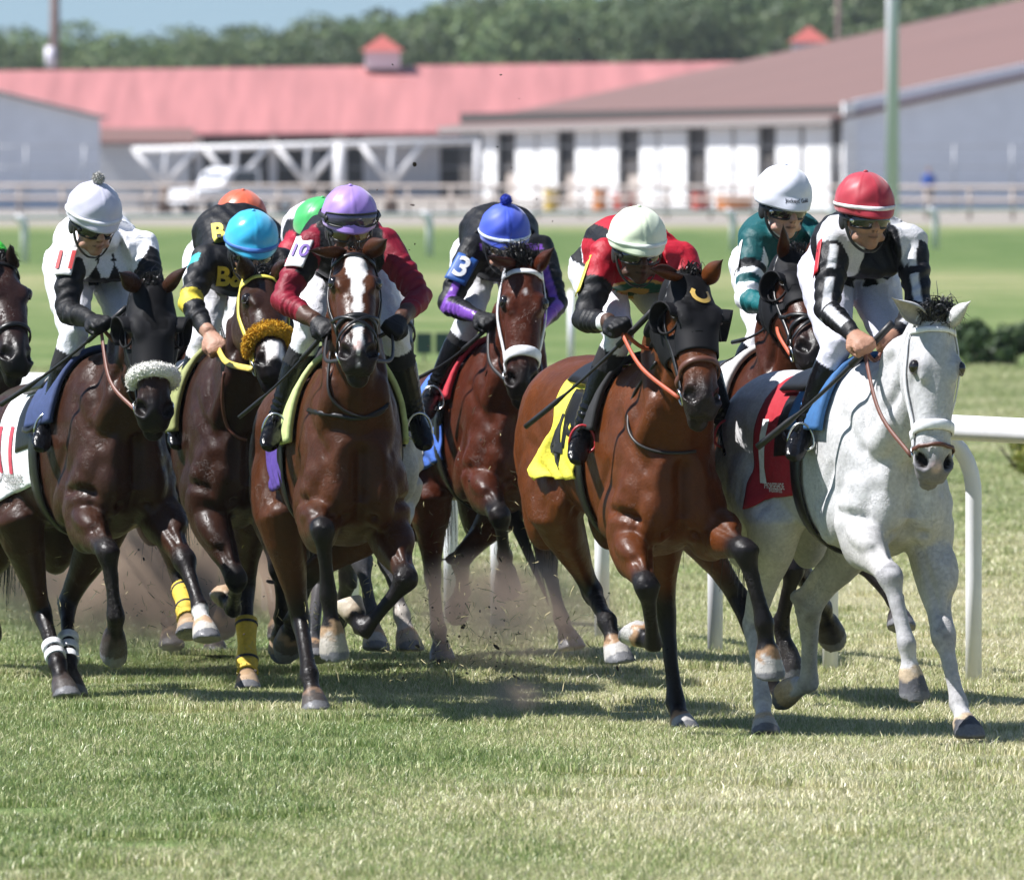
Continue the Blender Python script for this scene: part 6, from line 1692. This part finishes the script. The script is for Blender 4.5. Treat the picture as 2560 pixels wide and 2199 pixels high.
RC[9] = dict(ppx=1938, id='g', silk=(.004, .075, .080), skin=(.50, .29, .22), paint=paint9, sr=(1890, 604), sl=(2062, 608), er=(1866, 750, -1), wr=(1926, 764, -1), el=(2084, 750, -1), wl=(2034, 790, -1), brow=(1990, 522), hpitch=10, hturn=8,
    kr=(1906, 832, -1), ar=(1828, 976, 1), tr=(1818, 1018, -1), kl=(2060, 840, -1), al=(2092, 990, 1), tl=(2098, 1030, -1), glove=(.50, .29, .22),
    capmat=satin("white_cap_satin", (.74, .75, .84), .4), seams=0, seed=7.9, ventmat=M_STEEL)
RC[4] = dict(ppx=610, id='h', silk=BLACK, sr=(540, 640), sl=(706, 640), er=(500, 750, -1), wr=(560, 800, -1), el=(744, 750, -1), wl=(690, 800, -1), brow=(622, 580), vox=.011,
    kr=(520, 830, -1), ar=(450, 1000, 1), tr=(440, 1040, -1), kl=(690, 830, -1), al=(720, 1000, 1), tl=(724, 1040, -1), capmat=satin("orange_cap_satin", (.62, .10, .035), .4), seams=6, seed=8.3)
RC[6] = dict(ppx=800, id='i', silk=(.34, .010, .03), paint=paint6, sr=(732, 632), sl=(890, 640), er=(700, 750, -1), wr=(770, 800, -1), el=(930, 750, -1), wl=(900, 800, -1), brow=(826, 602), vox=.011, arch=.10,
    kr=(720, 830, -1), ar=(650, 1000, 1), tr=(640, 1040, -1), kl=(900, 840, -1), al=(930, 1000, 1), tl=(934, 1040, -1), capmat=satin("green_cap_satin", (.04, .42, .10), .4), seams=6, seed=9.1)
RC[1] = dict(id='j', silk=(.06, .55, .05), sr=(-150, 640), sl=(-16, 640), er=(-170, 760, -1), wr=(-100, 800, -1), el=(10, 736, -1), wl=(-34, 800, -1), brow=(-80, 600), vox=.012,
    kr=(-150, 830, -1), ar=(-210, 1000, 1), tr=(-220, 1040, -1), kl=(-30, 850, -1), al=(-6, 1000, 1), tl=(0, 1040, -1), capmat=satin("lime_cap_satin", (.08, .5, .05), .4), seams=6, seed=9.9)
RL = {10: "rider in red cap and black jacket with pale panels on the white horse", 8: "rider in mint cap and red jacket crouched over the hooded bay", 5: "rider in lilac cap and maroon jacket, spare goggles on the cap",
      2: "rider in silver bobble cap and white jacket, number 11 on the sleeve", 3: "rider in shiny cyan cap and black jacket with yellow lettering", 7: "rider in blue bobble cap, black and purple jacket, number 3 on the sleeve",
      9: "rider in white cap and teal jacket with hooped sleeves", 4: "rider of whom only the orange cap shows behind the cyan cap", 6: "rider with green cap and red, white and pink back behind the lilac cap",
      1: "rider at the picture's edge, only a bright green sleeve showing"}
RD = {}
for k in RC: RD[k] = build_rider(RL[k], H[k], RC[k])
M_CLRED = plain("faded_red_print", (.52, .06, .09), .7); M_YEL = plain("yellow_print", (.62, .50, .06), .6); M_RED = plain("red_print", (.50, .02, .025), .6); M_WPRINT = plain("white_print", (.78, .78, .8), .6)
M_BPRINT = plain("dark_print", (.015, .015, .018), .6); M_CARD_W = plain("white_card", (.74, .72, .72), .6); M_CARD_B = plain("blue_card", (.02, .09, .33), .5); M_CARD_R = plain("red_card", (.5, .02, .03), .5); M_PURP = plain("purple_print", (.16, .08, .36), .6)
M_CARD_Y = plain("yellow_card", (.68, .56, .06), .5); M_GREYP = plain("grey_print", (.35, .33, .32), .7)
# numbers and lettering on the silks
arm_patch(RD[2], -1, .30, 0, .075, .125, "11", M_CARD_W, M_RED, .115, tilt=-8, out=arr(-.35, -1, .15))
p7 = arm_patch(RD[7], -1, .46, 0, .098, .135, "3", M_CARD_B, M_WPRINT, .135, tilt=-4, out=arr(-.15, -1, .15))
p5 = arm_patch(RD[5], -1, .30, 0, .080, .150, "10", M_CARD_W, M_PURP, .085, tilt=8, out=arr(-.55, -1, .15))
arm_patch(RD[8], -1, .40, 0, .060, .16, None, M_CARD_Y, None, .1, out=arr(-1, -.25, .1))
arm_patch(RD[10], -1, .30, 0, .060, .14, None, M_CARD_R, None, .1, out=arr(-1, -.25, .1))
arm_patch(RD[9], -1, .34, 0, .060, .14, None, M_CARD_W, None, .1, out=arr(-1, -.2, .1))
print_on(RD[3], "printed_letters", "B&", .105, 578, 694, -4, M_YEL, bold=.004)
print_on(RD[3], "printed_letters", "B", .10, 546, 584, 8, M_YEL, bold=.004)
def cap_print(R, s, size, mat, ph, az0=0.0):
    V2, F = text_mesh(s, size, size * .015); pts = []
    for p in V2: pts.append(R.cap_p(ph - p[1] / .118, az0 + p[0] / .116, .0016))
    cap = [o for o in R.root.children if o.name.startswith("cap") and "button" not in o.name][0]
    mk("printed_letters", pts, F, mat, cap)
cap_print(RD[9], "Jockeys' Guild", .019, M_BPRINT, 1.60)
def sweat_lines(R, px, py): pass

# ------------------------------------------------------------------ tack on each horse
FLEECE_W = plain("white_fleece", (.85, .83, .78), .95, bump=.8, scale=90, var=.12, dist=.01); FLEECE_Y = plain("golden_fleece", (.62, .36, .02), .9, bump=.8, scale=90, var=.25, dist=.01)
def tack(k, cloth, pad, padx=(.16, .40), pada=72, flare=0.0, saddle=True, cloth_x=(-.18, .20), cloth_a=120, wav=.005, edge=None, girth=True):
    Hh = H[k]; r = Hh.root; out = {}
    if cloth: out['cloth'] = drape(Hh, "saddle_cloth", cloth, r, cloth_x[0], cloth_x[1], -cloth_a, cloth_a, .008, 24, 64, .006, edge, 0, wav)
    if saddle:
        sd = drape(Hh, "saddle", M_LEATHER_B, r, -.06, .20, -34, 34, .022, 14, 16, .022)
        for s in (-1, 1):
            drape(Hh, "saddle_flap", M_LEATHER_B, r, .02, .26, 36 * s, 84 * s, .018, 10, 12, .010)
    if pad:
        out['pad'] = drape(Hh, "saddle_pad", pad, r, padx[0], padx[1], -pada, pada, .014, 12, 34, .022)
    if girth:
        P_, N_ = [], []
        for an in np.linspace(70, 290, 40):
            p, n = body_pt(Hh, .20 - .05 * math.sin(math.radians(an - 90)) * 0, an, .012); P_.append(p); N_.append(n)
        V, F = ribbon(np.array(P_), np.array(N_), .085, .007); mk("girth", V, F, M_LEATHER_B, r)
    for s in (-1, 1):
        hip, kn, an, toe = RD[k].leg[s]
        d = nrm(toe - an); c = an + d * .09 + arr(0, 0, -.005)
        side = nrm(np.cross(d, arr(0, 0, 1)))
        c = c - arr(0, 0, .02)
        ring = [c + side * .050 * math.cos(q) + arr(0, 0, 1) * (.075 * math.sin(q) if math.sin(q) > 0 else .030 * math.sin(q)) for q in np.linspace(0, 2 * math.pi, 25)]
        V, F = tube(ring, .005, 8); st = mk("stirrup", V, F, HC[k].get('stirrup', M_STEEL), r)
        top, n = body_pt(Hh, .12, 66 * s, .03)
        V, F = ribbon(catmull([top, (top + c) / 2 + n * .02, c + arr(0, 0, .07)], 5), np.tile(n, (11, 1)), .022, .004); mk("stirrup_leather", V, F, M_LEATHER_B, st)
    return out
def cloth_text(k, cl, s, size, x, ang, mat, side=-1, name="printed_number", tilt=0):
    Hh = H[k]; p, n = body_pt(Hh, x, ang * -1 * -side if False else ang * side, .01)
    n = nrm(n * arr(1, 1, .3)); ux = Hh.f * (-side) * 1.0; ux = nrm(ux - n * (ux @ n)); uy = np.cross(n, ux); uy = uy if uy[2] > 0 else -uy
    t = math.radians(tilt); ux, uy = ux * math.cos(t) + uy * math.sin(t), uy * math.cos(t) - ux * math.sin(t)
    V2, F = text_mesh(s, size, size * (.03 if len(s) < 3 else .012))
    return project(name, V2, F, p, ux, uy, n, [obj_bvh(cl)], mat, cl, .0095)
CLW = plain("white_cloth", (.76, .76, .76), .8, bump=.5, scale=16, var=.05, dist=.02); CLR = plain("red_cloth", (.34, .006, .018), .8, bump=.5, scale=16, var=.08, dist=.02); CLB = plain("blue_cloth", (.06, .16, .58), .8, bump=.6, scale=16, var=.08, dist=.02)
CLY = plain("yellow_cloth", (.76, .66, .06), .8, bump=.6, scale=14, var=.06, dist=.025); CLP = plain("purple_cloth", (.08, .04, .26), .8, bump=.5, scale=16, dist=.02); CLT = plain("turquoise_cloth", (.02, .38, .48), .8, bump=.5, scale=16, dist=.02); CLG = plain("green_cloth", (.03, .3, .05), .8, bump=.5, scale=16)
PADB = plain("blue_pad", (.03, .12, .30), .8, bump=.3); PADG = plain("lime_foam_pad", (.50, .58, .24), .7, bump=.2); PADT = plain("olive_foam_pad", (.30, .32, .12), .7, bump=.2); PADW = plain("white_pad", (.62, .60, .58), .8, bump=.3); PADN = plain("navy_pad", (.03, .05, .14), .8, bump=.3); PADR = plain("red_pad", (.52, .03, .05), .8, bump=.3); PADK = plain("black_pad", (.015, .015, .017), .8, bump=.3)
M_ORANGE_REIN = plain("orange_rubber_rein", (.42, .08, .03), .6); M_BROWN_REIN = plain("brown_rein", (.16, .06, .04), .5); M_BLACK_REIN = plain("black_rein", (.015, .013, .013), .5)
HC[8]['stirrup'] = plain("red_iron", (.40, .02, .03), .35)
t10 = tack(10, CLR, PADB, (.14, .42), 62, wav=0)
cloth_text(10, t10['cloth'], "1", .32, -.10, 82, M_WPRINT)
cloth_text(10, t10['cloth'], "HORSESHOE", .034, .0, 110, M_WPRINT, name="printed_letters"); cloth_text(10, t10['cloth'], "INDIANAPOLIS", .019, .0, 114, M_WPRINT, name="printed_letters")
t8 = tack(8, CLY, PADK, (.20, .38), 66, cloth_x=(-.12, .18), cloth_a=112, wav=.010, edge=lambda x, i, j: x - (.10 * abs(i - .5) * 2 * math.sin(i * 9 + 1) + .05 * math.sin(i * 23)) * (1 - j) ** 2)
cloth_text(8, t8['cloth'], "4", .28, -.02, 82, M_BPRINT)
t2 = tack(2, CLW, PADN, (.14, .40), 66, wav=0)
cloth_text(2, t2['cloth'], "11", .25, -.10, 80, M_CLRED)
cloth_text(2, t2['cloth'], "HORSESHOE", .046, -.05, 106, M_GREYP, name="printed_letters"); cloth_text(2, t2['cloth'], "INDIANAPOLIS", .022, -.05, 111, M_GREYP, name="printed_letters"); cloth_text(2, t2['cloth'], "RACING CASINO", .020, -.05, 115, M_GREYP, name="printed_letters")
t5 = tack(5, CLP, PADG, (.20, .42), 82, cloth_x=(-.10, .22))
t7 = tack(7, CLB, PADR, (.14, .36), 60, cloth_x=(-.20, .26)); cloth_text(7, t7['cloth'], "3", .30, -.06, 84, M_WPRINT)
t3 = tack(3, CLT, PADT, (.18, .42), 84)
t9 = tack(9, CLW, PADW, (.14, .44), 70); tack(6, CLG, PADK); tack(4, PADK, PADK); tack(1, CLG, PADK)
# bridles, hoods, wraps
bridle(H[10], M_WHITE_STRAP, nosew=.040, w=.018)
strap(H[10], "drop_noseband", head_ring(H[10], .475, -165, 165, 36, .008, tilt=.03), .016, M_LEATHER_BR, H[10].root)
hd8 = hood(H[8], M_BLACK_NEO, .32); bridle(H[8], M_LEATHER_B, nosew=.026, nosemat=M_LEATHER_BR, brow=False, nose_t=.40)
hd2 = hood(H[2], M_BLACK_NEO, .33, holes=.056); bridle(H[2], M_LEATHER_B, fluffy=FLEECE_W, nose_t=.385, brow=False, tuft=.55)
bridle(H[5], M_LEATHER_B, crossed=True, nosew=.024, nose_t=.385)
bridle(H[7], M_WHITE_STRAP, nosew=.048, nose_t=.42, w=.020)
bridle(H[3], M_YELLOW_STRAP, fluffy=FLEECE_Y, nose_t=.40, w=.020, tuft=1.3)
hood(H[9], M_BLACK_NEO, .27, holes=.05); bridle(H[9], M_LEATHER_B, crossed=True, brow=False)
bridle(H[6], M_LEATHER_B); bridle(H[4], M_LEATHER_B); bridle(H[1], M_LEATHER_B)
# gold horseshoe on the bay's hood: an arc of thick print, open side up
V2 = []
for i, q in enumerate(np.linspace(math.radians(-215), math.radians(35), 26)):
    for rr in (.022, .037):
        x, y = rr * math.cos(q), rr * 1.2 * math.sin(q); V2.append(head_pt(H[8], .112 - y, 4 + math.degrees(x / .135), .0135, -.08)[0])
mk("printed_horseshoe", V2, [(2 * i, 2 * i + 1, 2 * i + 3, 2 * i + 2) for i in range(25)], M_GOLD, hd8)
for key in ('hr', 'hl'):
    for i, t0 in enumerate((1.58, 1.74, 1.90) if key == 'hl' else (1.62, 1.78)): wrap_leg(H[2], key, t0, t0 + .085, M_WHITE_STRAP, "leg_tape", .040)
    wrap_leg(H[3], key, 1.45, 2.72, plain("yellow_bandage", (.62, .43, .05), .8, bump=.4, scale=60), "leg_bandage", .042)
    for t0 in (1.5, 1.95): wrap_leg(H[3], key, t0, t0 + .03, M_BPRINT, "bandage_band", .0432)
# reins from bit to hand, and loose loops
def rein(k, mat, slack=.04, w=.016, split=.55, mat2=None):
    Hh = H[k]
    for s in (-1, 1):
        b = head_pt(Hh, .495, 112 * s, .012)[0]; h = RD[k].hand[s][0]
        mid = (b + h) / 2 + arr(0, 0, -slack) + Hh.w * s * .03
        path = catmull([b, mid, h], 8); n = np.tile(nrm(Hh.l * s + arr(0, -.6, .5)), (len(path), 1))
        V, F = ribbon(path, n, w, .004); o = mk("rein", V, F, mat, Hh.root)
        h2 = RD[k].hand[-s][0]
    a, b = RD[k].hand[-1][0], RD[k].hand[1][0]
    V, F = tube(catmull([a, (a + b) / 2 - arr(0, 0, .05), b], 8), .008, 8); mk("rein_bridge", V, F, mat, Hh.root)
rein(10, M_BROWN_REIN); rein(8, M_ORANGE_REIN, .02); rein(2, M_BROWN_REIN, .05); rein(5, M_BLACK_REIN, .05); rein(7, M_BLACK_REIN, .04); rein(3, plain("yellow_rein", (.66, .50, .10), .5), .02, .026); rein(9, M_ORANGE_REIN, .0); rein(6, M_BLACK_REIN); rein(4, M_BLACK_REIN); rein(1, M_BLACK_REIN)
def loose(k, pts, r=.006, mat=M_BLACK_REIN, name="loose_rein"):
    V, F = tube(catmull(pts, 8), r, 8); return mk(name, V, F, mat, H[k].root)
def on_body(k, px, py, off=.008):       # the point of this horse a pixel shows
    o = arr(0, 0, CAM_H); d = nrm(P(px, py, 60.0) - o)
    r = H[k].bvh.ray_cast(Vector(o + d * 40), Vector(d))
    return np.array(r[0]) - d * off if r[0] is not None else P(px, py, H[k].loc(.8, 0, 1)[1])
loose(8, [on_body(8, px, py) for px, py in ((1640, 905), (1585, 985), (1570, 1060), (1590, 1105), (1640, 1128), (1700, 1132), (1740, 1128))])
loose(5, [on_body(5, px, py) for px, py in ((826, 880), (820, 960), (832, 1000), (868, 1030), (910, 1042), (950, 1034), (972, 1008))])
strap_p = [on_body(5, px, py, .006) for px, py in ((770, 1024), (800, 1032), (840, 1038), (880, 1046), (915, 1044), (945, 1030), (968, 1014))]
V, F = ribbon(np.array(strap_p), np.tile(arr(0, -1, .1), (len(strap_p), 1)), .018, .005); mk("neck_strap", V, F, M_LEATHER_B, H[5].root)
loose(2, [on_body(2, px, py) for px, py in ((330, 880), (318, 930), (322, 980), (334, 1008))], .005)
loose(3, [on_body(3, px, py) for px, py in ((560, 930), (556, 1000), (566, 1060), (590, 1090), (615, 1100))], .007, M_LEATHER_BR)
# whips
def whip(k, s, a, b, label, back=.25, r0=.010, r1=.006, over=.06):
    h = RD[k].hand[s][0]
    A = P(a[0], a[1], h[1] - .01); B = P(b[0], b[1], h[1] + back)
    path = np.array([A + (B - A) * t for t in np.linspace(0, 1, 14)]); path[:, 2] -= .02 * np.sin(np.linspace(0, math.pi, 14))
    L = np.linspace(0, 1, 14)
    root = empty("riding_whip", tuple(A), label, "whip", "whips carried by the riders")
    V, F = tube(path[3:], np.interp(L[3:], [0, .25, .75, .76, 1], [r1, r1, r1 * .8, r1 * 1.6, r1 * 1.5]), 8); mk("shaft", V, F, M_WHIP, root)
    V, F = tube(path[:5], r0, 10); mk("grip", V, F, M_RUBBER, root)
whip(10, -1, (2231, 807), (1894, 1117), "black whip held beside the white horse's shoulder", r0=.014, r1=.009)
whip(8, -1, (1648, 759), (1313, 1067), "black whip across the yellow saddle cloth", r0=.012, r1=.007)
whip(5, -1, (822, 820), (598, 1043), "slim grey whip beside the maroon rider's knee", r1=.006)
whip(2, -1, (316, 767), (2, 1012), "long dark whip held by the rider in white", r1=.007)
whip(7, -1, (1212, 826), (1033, 951), "thin whip held by the rider in the blue cap", r1=.0055)
whip(9, -1, (1950, 790), (1831, 856), "short dark whip held by the rider in teal", r1=.006)

# ------------------------------------------------------------------ summer haze
HZ = MB().box(arr(0, 470, 8.0), (95, 520, 9.2))
m = bpy.data.materials.new("haze"); m.use_nodes = True; t = m.node_tree; t.nodes.remove(t.nodes["Principled BSDF"])
pv = t.nodes.new("ShaderNodeVolumePrincipled"); pv.inputs["Color"].default_value = (.86, .92, 1, 1); pv.inputs["Density"].default_value = .00009; pv.inputs["Anisotropy"].default_value = .3
t.links.new(pv.outputs[0], t.nodes["Material Output"].inputs["Volume"])
tag(HZ.build("haze", m), "pale summer haze over the course", "haze", None, "stuff")
